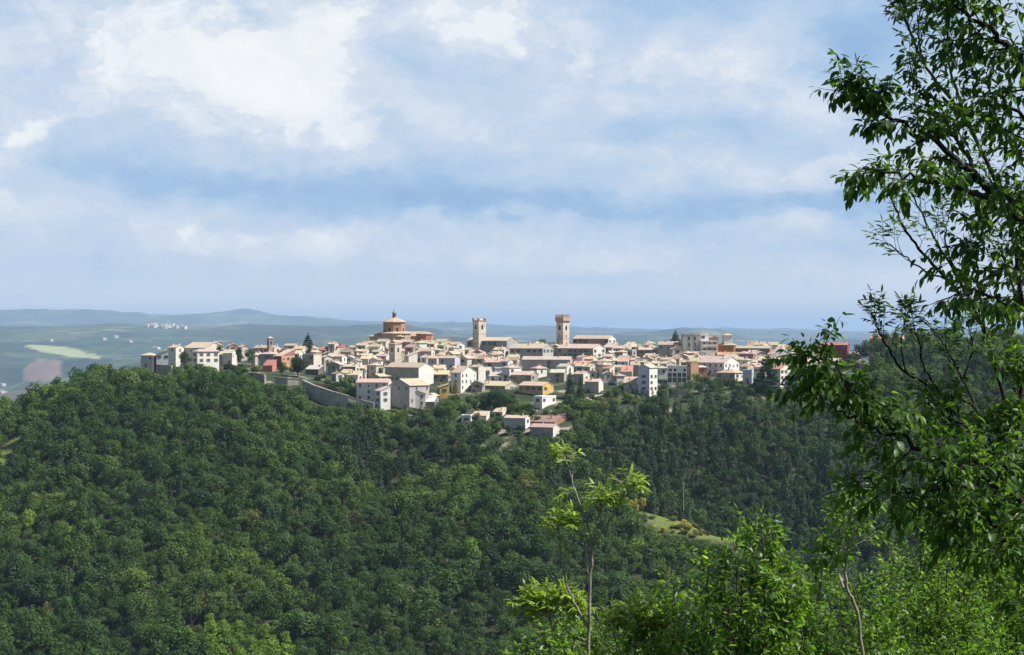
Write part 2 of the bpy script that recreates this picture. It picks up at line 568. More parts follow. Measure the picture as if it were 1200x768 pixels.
TPX, TZ = _table()
FAR = {  # compass column: (distance, picture height of the land there)
    -900: [(8000, 500), (12000, 420), (18000, 384), (22000, 392), (27200, 378), (52000, 390), (31600, 366), (84000, 384)],
    0:    [(8000, 478), (9600, 458), (11200, 440), (14000, 404), (17000, 381), (21000, 392), (27200, 384), (29200, 388), (31600, 363), (84000, 380)],
    60:   [(8000, 478), (9800, 452), (11400, 430), (14000, 400), (17000, 379), (21000, 392), (27200, 384), (29200, 388), (31600, 366), (84000, 380)],
    130:  [(8000, 482), (9800, 460), (11600, 425), (14000, 397), (17000, 377), (21000, 392), (27200, 384), (29200, 388), (31600, 367), (84000, 380)],
    200:  [(8000, 486), (10000, 455), (12000, 420), (14000, 400), (17000, 380), (21000, 392), (27200, 384), (29200, 388), (31600, 372), (84000, 380)],
    290:  [(8000, 486), (10000, 450), (12400, 415), (14800, 395), (18000, 381), (22000, 392), (27200, 384), (29200, 388), (31600, 367), (84000, 380)],
    350:  [(8000, 486), (10400, 445), (12800, 412), (15200, 392), (18600, 380), (22000, 390), (27200, 384), (29200, 389), (31600, 374), (84000, 381)],
    430:  [(8000, 480), (12000, 425), (16000, 398), (19600, 384), (23000, 392), (27200, 385), (29200, 389), (31600, 379), (84000, 383)],
    520:  [(8000, 470), (14000, 415), (21000, 390), (25000, 396), (27200, 384), (29200, 390), (31600, 382), (84000, 384)],
    600:  [(8000, 470), (14000, 420), (23000, 397), (24800, 400), (27200, 387), (29200, 392), (31600, 385), (84000, 386)],
    690:  [(8000, 470), (14000, 420), (23000, 396), (24800, 400), (27200, 391), (29200, 393), (31600, 388), (84000, 388)],
    760:  [(8000, 470), (14000, 418), (23000, 391), (24800, 398), (27200, 392), (29200, 394), (31600, 389), (84000, 389)],
    800:  [(8000, 470), (14000, 418), (23000, 386), (24800, 396), (27200, 392), (29200, 394), (31600, 389), (84000, 389)],
    835:  [(8000, 470), (14000, 418), (23000, 388), (24800, 398), (27200, 391), (29200, 394), (31600, 389), (84000, 389)],
    905:  [(8000, 470), (14000, 425), (23000, 402), (24800, 406), (27200, 392), (29200, 396), (31600, 389), (84000, 389)],
    990:  [(8000, 470), (14000, 425), (23000, 406), (24800, 408), (27200, 399), (29200, 400), (31600, 391), (84000, 390)],
    1200: [(8000, 470), (14000, 425), (23000, 406), (24800, 408), (27200, 400), (29200, 400), (31600, 391), (84000, 390)],
    2000: [(8000, 470), (14000, 425), (23000, 400), (24800, 408), (27200, 398), (29200, 400), (31600, 388), (84000, 388)],
}
FY = np.concatenate([np.arange(1460.0, 24000.0, 100.0), np.arange(24000.0, 46001.0, 300.0)])


def _far_table():
    pxs = sorted(FAR)
    rows = []
    for px in pxs:
        k = FAR[px]
        ys = [1460.0, 2300.0, 4500.0] + [a for a, b in k]
        zs = [-215.0, -290.0, -310.0] + [(384 - b) / FP * a for a, b in k]
        ys.append(98000.0)
        zs.append(zs[-1])
        rows.append(np.interp(FY, ys, zs))
    return np.array(pxs, float), np.array(rows)


FPX, FZ = _far_table()


def bilin(px, y, PX, YY, Z):
    px = np.clip(px, PX[0], PX[-1])
    y = np.clip(y, YY[0], YY[-1])
    i = np.clip(np.searchsorted(PX, px) - 1, 0, len(PX) - 2)
    j = np.clip(np.searchsorted(YY, y) - 1, 0, len(YY) - 2)
    u = (px - PX[i]) / (PX[i + 1] - PX[i])
    u = u * u * (3 - 2 * u) * 0.5 + u * 0.5
    v = (y - YY[j]) / (YY[j + 1] - YY[j])
    return (Z[i, j] * (1 - u) * (1 - v) + Z[i + 1, j] * u * (1 - v) + Z[i, j + 1] * (1 - u) * v + Z[i + 1, j + 1] * u * v)


def terrain(x, y):
    x = np.asarray(x, float)
    y = np.asarray(y, float)
    px = 600 + FP * x / np.maximum(y, 1.0)
    near = np.where(y < 0, -1.7 - 0.12 * y, -1.7 - 0.27 * y)
    near = np.maximum(near, -175 + 0 * y)
    hill = bilin(px, y, TPX, YS, TZ)
    far = bilin(px, y, FPX, FY, FZ)
    a = np.clip((y - 560) / 90.0, 0, 1)
    a = a * a * (3 - 2 * a)
    z = near * (1 - a) + hill * a
    z = np.where(y > 1460, far, z)
    return z


def tz(x, y):
    return float(terrain(np.array([x]), np.array([y]))[0])


def on_ground(px, py, y0=700.0, y1=1160.0):
    """the point of the hillside seen at this place of the photo"""
    ys = np.arange(y0, y1, 1.0)
    xs = (px - 600) / FP * ys
    zz = terrain(xs, ys)
    gpy = 384 - zz / ys * FP
    hit = np.nonzero(gpy <= py)[0]
    # take the hit that is reached after the ray has cleared the nearer slopes
    if len(hit) == 0:
        y = y1
    else:
        y = float(ys[hit[0]])
    x = (px - 600) / FP * y
    return Vector((x, y, (384 - py) / FP * y))


def fbm2(x, y, s, o=4, seed=0.0):
    return mnoise.fractal(Vector((x * s + seed, y * s - seed, seed * 1.7)), 1.0, 2.0, o)


def land_noise(x, y):
    if y > 1500:
        w = min(1.0, (y - 1500) / 4000)
        px = 600 + FP * x / y
        crest = 16600.0 if px < 300 else 16600 + min(1.0, (px - 300) / 220) * 6000
        k = 1.0 if y < crest - 4000 else max(0.2, 1.0 - (y - crest + 4000) / 4200)
        if y > 23000:
            k = min(0.6, 0.2 + (y - 23000) / 9000 * 0.4)
        d = fbm2(x, y, 1 / 1700.0, 5, 3.1) * 125.0
        rid = (0.30 - abs(fbm2(x, y, 1 / 2900.0, 4, 7.7))) * 170.0
        return w * (d + rid) * k
    if y > 100:
        return fbm2(x, y, 1 / 55.0, 4, 1.3) * 2.2
    return fbm2(x, y, 1 / 7.0, 3, 2.3) * 0.12


def ground_z(x, y):
    return tz(x, y) + land_noise(x, y)


CLEARINGS = []   # (x, y, rx, ry, angle)


def px_world(px, y):
    return (px - 600) / FP * y


def in_clear(x, y):
    for cx_, cy_, rx, ry, an in CLEARINGS:
        dx, dy = x - cx_, y - cy_
        u = dx * math.cos(an) + dy * math.sin(an)
        v = -dx * math.sin(an) + dy * math.cos(an)
        if (u / rx) ** 2 + (v / ry) ** 2 < 1.0:
            return True
    return False


# grassy clearing on the spur, strip at the left edge, little glades
for px, y, rx, ry, an in [(818, 824, 21, 13, -0.4), (803, 836, 9, 6, -0.4), (852, 815, 13, 10, -0.6), (770, 832, 10, 7, -0.3), (14, 922, 4.2, 34, 0.0), (405, 905, 3, 10, 0.0), (203, 965, 11, 3.5, 0)]:
    CLEARINGS.append((px_world(px, y), y, rx, ry, an))

FRONT_PX = [130, 160, 200, 300, 360, 400, 440, 500, 545, 590, 660, 680, 760, 800, 880, 960, 1000, 1040]
FRONT_Y = [1010, 1000, 1006, 996, 975, 958, 952, 952, 940, 922, 924, 960, 968, 978, 985, 988, 1010, 1120]


def town_front(px):
    if px < 130 or px > 1040:
        return 1e9
    return float(np.interp(px, FRONT_PX, FRONT_Y))


def make_ground():
    ys = np.concatenate([np.arange(-160, 0, 20.0), np.arange(0, 60, 3.0), np.arange(60, 660, 15.0), np.arange(660, 1200, 4.0), np.arange(1200, 2000, 25.0),
                         np.arange(2000, 7000, 120.0), np.arange(7000, 19000, 70.0), np.arange(19000, 46001, 250.0)])
    ts = np.linspace(-1, 1, 321)
    X = np.zeros((len(ys), len(ts)))
    Y = np.repeat(ys[:, None], len(ts), 1)
    for i, y in enumerate(ys):
        half = 90 + 0.36 * max(y, 0) + (0 if y < 20000 else 0)
        X[i] = ts * half
    Z = terrain(X, Y)
    for i, y in enumerate(ys):
        for j in range(len(ts)):
            Z[i, j] += land_noise(X[i, j], y)
    nY, nX = X.shape
    verts = np.stack([X, Y, Z], -1).reshape(-1, 3)
    idx = np.arange(nY * nX).reshape(nY, nX)
    faces = np.stack([idx[:-1, :-1], idx[:-1, 1:], idx[1:, 1:], idx[1:, :-1]], -1).reshape(-1, 4)
    me = bpy.data.meshes.new("ground")
    me.from_pydata(verts.tolist(), [], faces.tolist())
    me.polygons.foreach_set('use_smooth', [True] * len(faces))
    # land use painted per vertex: r town paving, g meadow, b unused
    ca = me.attributes.new("landuse", 'FLOAT_COLOR', 'POINT')
    cols = np.zeros((len(verts), 4), np.float32)
    for k, (x, y, z) in enumerate(verts):
        if 700 < y < 1260:
            px = 600 + FP * x / y
            f = town_front(px)
            cols[k, 0] = 1.0 if y > f else 0.0
            cols[k, 1] = 1.0 if in_clear(x, y) else 0.0
        elif 7000 < y < 17200 and -300 < x * FP / y + 600 < 400:
            px, py = 600 + FP * x / y, 384 - z / y * FP
            lo = np.interp(px, [28, 45, 80, 118], [404, 404, 407, 418])
            hi = np.interp(px, [28, 45, 80, 118], [406, 411, 418, 421])
            if 30 < px < 118 and lo < py < hi:
                cols[k, 2] = 1.0
            if 27 < px < 69 and 421 + max(0, (45 - px)) * .5 < py < 446:
                cols[k, 3] = 1.0
    ca.data.foreach_set('color', cols.reshape(-1))
    me.update()

    m, t, bs = material("land")
    geo = t.node('ShaderNodeNewGeometry')
    pos = geo.outputs['Position']
    sp = t.node('ShaderNodeSeparateXYZ')
    t.l.new(pos, sp.inputs[0])
    at = t.node('ShaderNodeAttribute', attribute_name='landuse')
    sa = t.node('ShaderNodeSeparateColor')
    t.l.new(at.outputs['Color'], sa.inputs[0])
    crop_a, crop_b = sa.outputs[2], at.outputs['Alpha']
    n1 = t.noise(pos, 0.12, 5, 0.6)
    floor = t.ramp(n1, [(0.3, (0.018, 0.024, 0.010)), (0.7, (0.05, 0.06, 0.022))])
    n2 = t.noise(pos, 0.8, 7, 0.75)
    grass = t.ramp(n2, [(0.25, (0.06, 0.095, 0.022)), (0.5, (0.115, 0.15, 0.035)), (0.75, (0.20, 0.20, 0.06))])
    pave = t.ramp(t.noise(pos, 0.09, 5, 0.65), [(0.42, (0.026, 0.042, 0.017)), (0.56, (0.055, 0.065, 0.032)), (0.63, (0.26, 0.23, 0.185)), (0.75, (0.36, 0.32, 0.265))])
    c = t.mix(sa.outputs[0], floor, pave)
    c = t.mix(sa.outputs[1], c, grass)
    # far farmland: fields of different crops, hedges and woods
    flatv = t.comb(sp.outputs[0], sp.outputs[1], 0.0)
    warp = t.noise(flatv, 0.0006, 3, 0.5, color=True)
    wv = t.node('ShaderNodeVectorMath', operation='MULTIPLY_ADD')
    t.l.new(warp, wv.inputs[0])
    wv.inputs[1].default_value = (700, 700, 0)
    t.l.new(flatv, wv.inputs[2])
    vo = t.node('ShaderNodeTexVoronoi')
    vo.inputs['Scale'].default_value = 0.0042
    t.l.new(wv.outputs[0], vo.inputs['Vector'])
    vs = t.node('ShaderNodeSeparateColor')
    t.l.new(vo.outputs['Color'], vs.inputs[0])
    field = t.ramp(vs.outputs[0], [(0.0, (0.030, 0.059, 0.018)), (0.22, (0.053, 0.088, 0.026)), (0.40, (0.041, 0.071, 0.024)), (0.55, (0.089, 0.112, 0.040)),
                                   (0.66, (0.166, 0.159, 0.069)), (0.76, (0.113, 0.088, 0.058)), (0.86, (0.059, 0.095, 0.029))], 'CONSTANT')
    ve = t.node('ShaderNodeTexVoronoi', feature='DISTANCE_TO_EDGE')
    ve.inputs['Scale'].default_value = 0.0042
    t.l.new(wv.outputs[0], ve.inputs['Vector'])
    hedge = t.remap(ve.outputs['Distance'], 0.02, 0.05, 1.0, 0.0)
    wood = t.remap(t.noise(flatv, 0.0008, 8, 0.66), 0.48, 0.53)
    dk = t.m('MAXIMUM', t.m('MULTIPLY', hedge, 0.8), wood)
    woodc = t.ramp(t.noise(flatv, 0.02, 4, 0.7), [(0.3, (0.010, 0.020, 0.012)), (0.7, (0.024, 0.042, 0.020))])
    land = t.mix(dk, field, woodc)
    land = t.mix(crop_a, land, (0.30, 0.31, 0.13))
    land = t.mix(crop_b, land, (0.20, 0.13, 0.10))
    farf = t.remap(sp.outputs[1], 1500, 1800)
    c = t.mix(farf, c, land)
    t.l.new(c, bs.inputs['Base Color'])
    bs.inputs['Roughness'].default_value = 0.95
    me.materials.append(m)
    o = bpy.data.objects.new("ground", me)
    link(o)
    tag(o, "wooded hillside, valley and rolling farmland running to the horizon", None, None, 'structure')
    return o


make_ground()

# ------------------------------------------------------------------ haze: one closed box of even air round everything
def make_haze():
    mb = MB()
    mb.box(-62000, 62000, -400, 112000, -640, 330)
    m = bpy.data.materials.new("haze_air")
    m.use_nodes = True
    t = NT(m.node_tree)
    for n in list(t.n):
        t.n.remove(n)
    out = t.node('ShaderNodeOutputMaterial')
    pv = t.node('ShaderNodeVolumePrincipled')
    pv.inputs['Color'].default_value = (0.52, 0.73, 1.0, 1)
    pv.inputs['Density'].default_value = 0.000038
    pv.inputs['Anisotropy'].default_value = 0.0
    t.l.new(pv.outputs[0], out.inputs['Volume'])
    m.cycles.homogeneous_volume = True
    o = mb.build("haze", m)
    tag(o, "thin blue summer haze over the valley", None, None, 'stuff')


make_haze()

# ------------------------------------------------------------------ distant trees


def crown_cards(pts, nrm, size, rr, tint, jitter=0.38, aspect=1.0):
    """leaf clumps: one bent four-sided face pair per point"""
    n = len(pts)
    nrm = nrm + rr.normal(0, jitter, (n, 3))
    nrm /= np.linalg.norm(nrm, axis=1)[:, None] + 1e-9
    a = np.cross(nrm, rr.normal(0, 1, (n, 3)))
    a /= np.linalg.norm(a, axis=1)[:, None] + 1e-9
    b = np.cross(nrm, a)
    s = (size * rr.uniform(0.6, 1.35, n))[:, None]
    bend = s * rr.uniform(0.1, 0.35, n)[:, None]
    v = np.stack([pts - a * s * 0.5 - nrm * bend, pts - b * s * 0.42 * aspect + nrm * bend * 0.3,
                  pts + a * s * 0.5 - nrm * bend, pts + b * s * 0.42 * aspect + nrm * bend * 0.3], 1).reshape(-1, 3)
    k = np.arange(n)[:, None] * 4
    f = np.concatenate([k + np.array([0, 1, 3]), k + np.array([1, 2, 3])], 1).reshape(-1, 3)
    return v, f, np.repeat(tint, 2)


def sphere_pts(rr, n):
    d = rr.normal(0, 1, (n, 3))
    return d / np.linalg.norm(d, axis=1)[:, None]


def crown_geometry(kind, r, h, base, size, dens, rr):
    """points of a crown: r radius, h total height, base = height where leaves start"""
    P, N, T = [], [], []
    if kind in ('round', 'tall', 'wide'):
        nb = {'round': 11, 'tall': 12, 'wide': 14}[kind]
        ch = h - base
        for i in range(nb):
            br = r * rr.choice([rr.uniform(0.2, 0.36), rr.uniform(0.36, 0.58)])
            an = rr.uniform(0, 2 * math.pi)
            zc = base + ch * (0.28 + 0.62 * (i + rr.uniform(0, 1)) / nb)
            prof = math.sqrt(max(0.05, 1 - ((zc - base - ch * 0.42) / (ch * 0.62)) ** 2))
            rad = (r - br * 0.7) * prof * rr.uniform(0.35, 1.0)
            if i == nb - 1:
                rad *= 0.3
            c = np.array([rad * math.cos(an), rad * math.sin(an), min(zc, h - br * 0.75)])
            m = max(8, int(dens * 4 * math.pi * br * br / (size * size)))
            d = sphere_pts(rr, m)
            d[:, 2] *= 0.85
            shell = rr.uniform(0.68, 1.12, m)[:, None]
            P.append(c + d * br * shell)
            N.append(d + np.array([0, 0, 0.35]))
            T.append(np.clip(rr.normal(0.5, 0.17, m) + rr.uniform(-0.14, 0.14), 0, 1))
    elif kind == 'conifer':
        ch = h - base
        tiers = max(8, int(ch / 0.75))
        for i in range(tiers):
            t = (i + 0.5) / tiers
            z = base + ch * t
            rad = r * (1 - t) ** 0.85 * rr.uniform(0.8, 1.12) + 0.12
            m = max(5, int(dens * 3.4 * math.pi * rad * rad / (size * size) + 7))
            an = rr.uniform(0, 2 * math.pi, m)
            q = rr.uniform(0.25, 1.0, m) ** 0.6
            p = np.stack([np.cos(an) * rad * q, np.sin(an) * rad * q, z - rad * q * 0.35 + rr.normal(0, 0.24, m)], 1)
            P.append(p)
            N.append(np.stack([np.cos(an) * 0.7, np.sin(an) * 0.7, np.full(m, 0.8)], 1))
            T.append(np.clip(rr.normal(0.45, 0.15, m), 0, 1))
    elif kind == 'cedar':
        ch = h - base
        tiers = 12
        for i in range(tiers):
            t = i / (tiers - 1)
            z = base + ch * t
            rad = r * (1 - t) ** 0.75 * rr.uniform(0.85, 1.1) + 0.35
            for k in range(6):
                a0 = rr.uniform(0, 2 * math.pi)
                m = max(6, int(dens * 2.6 * rad * rad / (size * size) + 8))
                q = rr.uniform(0.15, 1.0, m)
                an = a0 + rr.normal(0, 0.22, m)
                P.append(np.stack([np.cos(an) * rad * q, np.sin(an) * rad * q, z + rr.normal(0, 0.24 * ch / 12, m) + 0.1 * q], 1))
                N.append(np.stack([np.cos(an) * .6, np.sin(an) * .6, np.full(m, 0.55)], 1) + rr.normal(0, .45, (m, 3)))
                T.append(np.clip(rr.normal(0.45, 0.18, m), 0, 1))
    elif kind == 'cypress':
        m = int(dens * 2 * math.pi * r * (h - base) / (size * size) * 1.3)
        t = rr.uniform(0, 1, m)
        an = rr.uniform(0, 2 * math.pi, m)
        rad = r * np.sin(np.clip(0.12 + 0.88 * (1 - t), 0, 1) * math.pi * 0.55) * rr.uniform(0.7, 1.05, m)
        P.append(np.stack([np.cos(an) * rad, np.sin(an) * rad, base + (h - base) * t], 1))
        N.append(np.stack([np.cos(an), np.sin(an), np.full(m, 0.5)], 1))
        T.append(np.clip(rr.normal(0.45, 0.15, m), 0, 1))
    return np.concatenate(P), np.concatenate(N), np.concatenate(T)


def tree_meshes(kind, r, h, base, leafmat, size=0.6, dens=0.55, seed=0, split=False, lean=0.0):
    rr = np.random.RandomState(seed)
    P, N, T = crown_geometry(kind, r, h, base, size, dens, rr)
    v, f, tint = crown_cards(P, N, size, rr, T)
    mb = MB()
    top = h * (0.95 if kind in ('conifer', 'cedar', 'cypress') else 0.7)
    mb.tube([(0, 0, -2.5), (lean * 0.3, 0, h * 0.25), (lean, 0, top)], 0.055 * r + 0.09, 0.04, 6)
    if kind in ('round', 'wide', 'tall'):
        for i in range(5):
            an = i * 2.4 + rr.uniform(0, 1)
            z0 = base + (h - base) * 0.05 * i
            mb.tube([(0, 0, z0), (math.cos(an) * r * 0.35, math.sin(an) * r * 0.35, z0 + r * 0.35), (math.cos(an) * r * 0.7, math.sin(an) * r * 0.7, z0 + r * 0.6)], 0.03 * r + 0.03, 0.02, 4)

    def leaf_mesh(with_trunk):
        me = bpy.data.meshes.new("crown" if not with_trunk else "forest_tree")
        vv = v.tolist()
        ff = f.tolist()
        mi = [0] * len(ff)
        tt = tint.tolist()
        if with_trunk:
            k = len(vv)
            vv = vv + mb.v
            ff = ff + [tuple(k + i for i in q) for q in mb.f]
            mi += [1] * len(mb.f)
            tt += [0.3] * len(mb.f)
        me.from_pydata(vv, [], ff)
        me.materials.append(MAT[leafmat])
        if with_trunk:
            me.materials.append(MAT['bark'])
        me.polygons.foreach_set('material_index', mi)
        a = me.attributes.new('tint', 'FLOAT', 'FACE')
        a.data.foreach_set('value', tt)
        me.update()
        return me
    if split:
        return mb.mesh("trunk", MAT['bark']), leaf_mesh(False)
    return leaf_mesh(True)


# ------------------------------------------------------------------ the wood on the slope
KINDS = [  # crown shape, radius, height, base, material, density
    ('round', 2.7, 7.0, 1.6, 'leaf_broad'), ('round', 3.1, 7.6, 1.8, 'leaf_broad'), ('round', 2.3, 6.2, 1.4, 'leaf_broad'),
    ('wide', 3.5, 7.0, 1.7, 'leaf_broad'), ('tall', 2.4, 8.2, 1.8, 'leaf_broad'),
    ('round', 2.8, 7.4, 1.6, 'leaf_dark'), ('tall', 2.5, 8.6, 1.8, 'leaf_dark'), ('wide', 3.3, 7.2, 1.7, 'leaf_dark'),
    ('conifer', 2.1, 9.2, 1.0, 'leaf_conifer'), ('conifer', 1.7, 8.0, 0.9, 'leaf_conifer'),
    ('round', 3.3, 6.9, 1.4, 'leaf_broad'), ('tall', 2.0, 7.0, 1.5, 'leaf_broad'), ('wide', 2.9, 5.6, 1.2, 'leaf_broad'), ('round', 2.2, 6.0, 1.3, 'leaf_dark'),
    ('round', 2.6, 6.8, 1.5, 'leaf_lime'), ('tall', 2.2, 7.4, 1.6, 'leaf_lime'), ('round', 2.4, 6.0, 1.3, 'leaf_olive'),
]
KLABEL = {
    'leaf_broad': "mid green broadleaf tree with rounded crown in the dense wood low on the slope",
    'leaf_dark': "deep green broadleaf tree with heavy dark crown in the dense wood low on the slope",
    'leaf_conifer': "dark bluish conifer with pointed top among broadleaf trees low on the wooded slope",
    'leaf_lime': "bright yellow green young tree standing out in the dark wood low on the slope",
    'leaf_olive': "dull olive brown tree with thin crown in the dense wood low on the slope",
}
KMESH = [tree_meshes(k, r, h, b, m, 0.44, 0.8, 100 + i) for i, (k, r, h, b, m) in enumerate(KINDS)]

CANOPY = [(130, 428), (160, 428), (185, 440), (200, 441), (230, 429), (280, 437), (300, 448), (330, 450), (350, 452), (366, 474), (400, 478), (418, 470), (440, 478), (450, 484),
          (480, 482), (497, 476), (510, 478), (545, 497), (590, 497), (618, 504), (625, 510), (655, 512), (668, 490), (700, 478), (715, 468), (730, 463), (771, 464), (782, 452), (806, 452), (815, 445), (849, 444),
          (880, 455), (920, 458), (960, 460), (1000, 448), (1025, 432)]


def pick_kind(x, y, px, r):
    dark = px > 655 and y > 872 and px < 1010
    n = fbm2(x, y, 1 / 45.0, 3, 4.4)
    n2 = fbm2(x, y, 1 / 70.0, 3, 8.1)
    if 240 < px < 345 and y < 722 and n2 > -0.25:
        return r.choice([14, 15, 14, 0])
    if dark:
        return r.choice([5, 6, 7, 13, 6, 8, 9, 2, 4, 11]) if n < 0.3 else r.choice([8, 9, 6, 5])
    if n > 0.33 and y > 760 and not (px < 340 and y > 880):
        return r.choice([8, 9, 5, 6, 8])
    q = r.random()
    if q < 0.012:
        return r.choice([14, 15])
    if q < 0.025:
        return 16
    if q < 0.26 - 0.3 * n2:
        return r.choice([5, 6, 7, 13])
    return r.choice([0, 1, 2, 3, 4, 10, 11, 12])


def grow_forest():
    r = random.Random(21)
    cands = []
    y = 672.0
    while y < 1120:
        step = 4.5
        x0, x1 = -0.285 * y - 12, 0.285 * y + 12
        x = x0 + r.random() * step
        while x < x1:
            xx, yy = x + r.uniform(-1.5, 1.5), y + r.uniform(-1.5, 1.5)
            x += step * r.uniform(0.85, 1.25)
            px = 600 + FP * xx / yy
            if yy > town_front(px) - 4 or in_clear(xx, yy):
                continue
            zz = tz(xx, yy)
            if yy > 1000 and zz < -100:
                continue
            k = pick_kind(xx, yy, px, r)
            s = min(1.9, max(0.55, r.lognormvariate(0.0, 0.33)))
            h = KINDS[k][2] * s
            top = 384 - (zz + h) / yy * FP
            lim2 = None
            if 758 < px < 885 and yy < 830:
                lim2 = float(np.interp(px, [758, 770, 800, 830, 860, 885], [612, 624, 628, 633, 643, 655]))
            elif px < 40 and yy < 925:
                q = 552 - px / 34 * 55
                if yy < 892 + px * 1.5:
                    lim2 = q + 2
            if lim2 is not None and top < lim2:
                room = (384 - lim2) / FP * yy - zz
                if room < 1.5:
                    continue
                s *= room / h
                h = room
                top = lim2
            if 130 < px < 1025:
                lim = float(np.interp(px, [a for a, b in CANOPY], [b for a, b in CANOPY]))
                if top < lim:
                    room = (384 - lim) / FP * yy - zz
                    if room < 2.2:
                        continue
                    s *= max(0.3, room / h)
                    if s < 0.42 and r.random() < 0.5:
                        continue
            cands.append((xx, yy, zz, k, s, r.uniform(0, 6.28), px, 384 - zz / yy * FP))
        y += step * 0.92
    # nearest in view become trees of their own, the others one mass
    inview = [c for c in cands if 4 < c[6] < 1000 and 384 - (c[2] + KINDS[c[3]][2] * c[4]) / c[1] * FP < 757]
    inview.sort(key=lambda c: -(KINDS[c[3]][1] * c[4]) / c[1])
    near = [c for c in inview if c[1] < 790]
    near = near[:290]
    nearset = set(id(c) for c in near)
    rest = [c for c in cands if id(c) not in nearset]
    protos = bpy.data.collections.new("forest_kinds")
    have = {}
    seq = sorted(near, key=lambda c: c[1])
    for c in seq:
        xx, yy, zz, k, s, rot, px, gp = c
        o = bpy.data.objects.new("forest_tree", KMESH[k])
        link(o)
        o.location = (xx, yy, zz - 0.1)
        o.scale = (s * r.uniform(0.92, 1.1), s * r.uniform(0.92, 1.1), s)
        o.rotation_euler = (r.uniform(-.05, .05), r.uniform(-.05, .05), rot)
        tag(o, KLABEL[KINDS[k][4]], "tree", "trees of the nearest edge of the wood: " + KINDS[k][4].split('_')[1])
        have.setdefault(k, o)
    for k in range(len(KINDS)):
        if k not in have:
            # make sure each kind stands once among the nearest trees
            c = next((c for c in rest if 100 < c[6] < 900 and c[1] < 760), rest[0])
            rest.remove(c)
            o = bpy.data.objects.new("forest_tree", KMESH[k])
            link(o)
            o.location = (c[0], c[1], c[2] - 0.1)
            tag(o, KLABEL[KINDS[k][4]], "tree", "trees of the nearest edge of the wood: " + KINDS[k][4].split('_')[1])
            have[k] = o
    order = []
    for k in range(len(KINDS)):
        protos.objects.link(have[k])
    names = sorted(have[k].name for k in have)
    index_of = {k: names.index(have[k].name) for k in have}
    # point cloud with one vertex per tree
    me = bpy.data.meshes.new("forest")
    me.from_pydata([(c[0], c[1], c[2] - 0.1) for c in rest], [], [])
    a = me.attributes.new("kind_index", 'INT', 'POINT')
    a.data.foreach_set('value', [index_of[c[3]] for c in rest])
    a = me.attributes.new("size", 'FLOAT_VECTOR', 'POINT')
    a.data.foreach_set('vector', [q for c in rest for q in (c[4] * r.uniform(.92, 1.1), c[4] * r.uniform(.92, 1.1), c[4])])
    a = me.attributes.new("turn", 'FLOAT_VECTOR', 'POINT')
    a.data.foreach_set('vector', [q for c in rest for q in (r.uniform(-.05, .05), r.uniform(-.05, .05), c[5])])
    o = bpy.data.objects.new("forest", me)
    link(o)
    tag(o, "dense mixed wood covering the slope below the hill town", "forest", None, 'stuff')
    g = bpy.data.node_groups.new("forest", 'GeometryNodeTree')
    g.interface.new_socket("Geometry", in_out='INPUT', socket_type='NodeSocketGeometry')
    g.interface.new_socket("Geometry", in_out='OUTPUT', socket_type='NodeSocketGeometry')
    N, L = g.nodes, g.links
    gi, go = N.new('NodeGroupInput'), N.new('NodeGroupOutput')
    iop = N.new('GeometryNodeInstanceOnPoints')
    ci = N.new('GeometryNodeCollectionInfo')
    ci.inputs['Collection'].default_value = protos
    ci.inputs['Separate Children'].default_value = True
    ci.inputs['Reset Children'].default_value = True

    def attr(name, typ):
        n = N.new('GeometryNodeInputNamedAttribute')
        n.data_type = typ
        n.inputs['Name'].default_value = name
        return n.outputs['Attribute']
    L.new(gi.outputs[0], iop.inputs['Points'])
    L.new(ci.outputs[0], iop.inputs['Instance'])
    iop.inputs['Pick Instance'].default_value = True
    L.new(attr('kind_index', 'INT'), iop.inputs['Instance Index'])
    e2r = N.new('FunctionNodeEulerToRotation')
    L.new(attr('turn', 'FLOAT_VECTOR'), e2r.inputs[0])
    L.new(e2r.outputs[0], iop.inputs['Rotation'])
    L.new(attr('size', 'FLOAT_VECTOR'), iop.inputs['Scale'])
    L.new(iop.outputs[0], go.inputs[0])
    md = o.modifiers.new("trees", 'NODES')
    md.node_group = g
    print("FOREST", len(cands), "near", len(near))


grow_forest()

# ------------------------------------------------------------------ the hill town
WALLC = {'cream': (0.72, 0.66, 0.565), 'white': (0.80, 0.77, 0.71), 'beige': (0.60, 0.54, 0.455), 'grey': (0.48, 0.46, 0.425), 'stone': (0.50, 0.46, 0.40),
         'pink': (0.60, 0.45, 0.39), 'yellow': (0.70, 0.48, 0.16), 'tan': (0.48, 0.37, 0.24), 'orange': (0.60, 0.35, 0.22), 'red': (0.55, 0.19, 0.14),
         'purple': (0.34, 0.17, 0.18), 'brick': (0.47, 0.27, 0.17), 'bluish': (0.52, 0.56, 0.62), 'darkred': (0.28, 0.065, 0.06), 'dark': (0.16, 0.14, 0.13)}
ROOFC = {'tan': (0.56, 0.46, 0.355), 'pink': (0.56, 0.43, 0.345), 'straw': (0.58, 0.50, 0.38), 'brown': (0.34, 0.245, 0.18), 'orange': (0.56, 0.31, 0.19),
         'grey': (0.40, 0.375, 0.35), 'pale': (0.64, 0.58, 0.50), 'red': (0.48, 0.20, 0.15)}
ROOFWORD = {'tan': 'tan tiled', 'pink': 'pinkish tiled', 'straw': 'straw coloured', 'brown': 'brown tiled', 'orange': 'orange tiled', 'grey': 'grey', 'pale': 'pale', 'red': 'red'}
WIN_MESH = {}


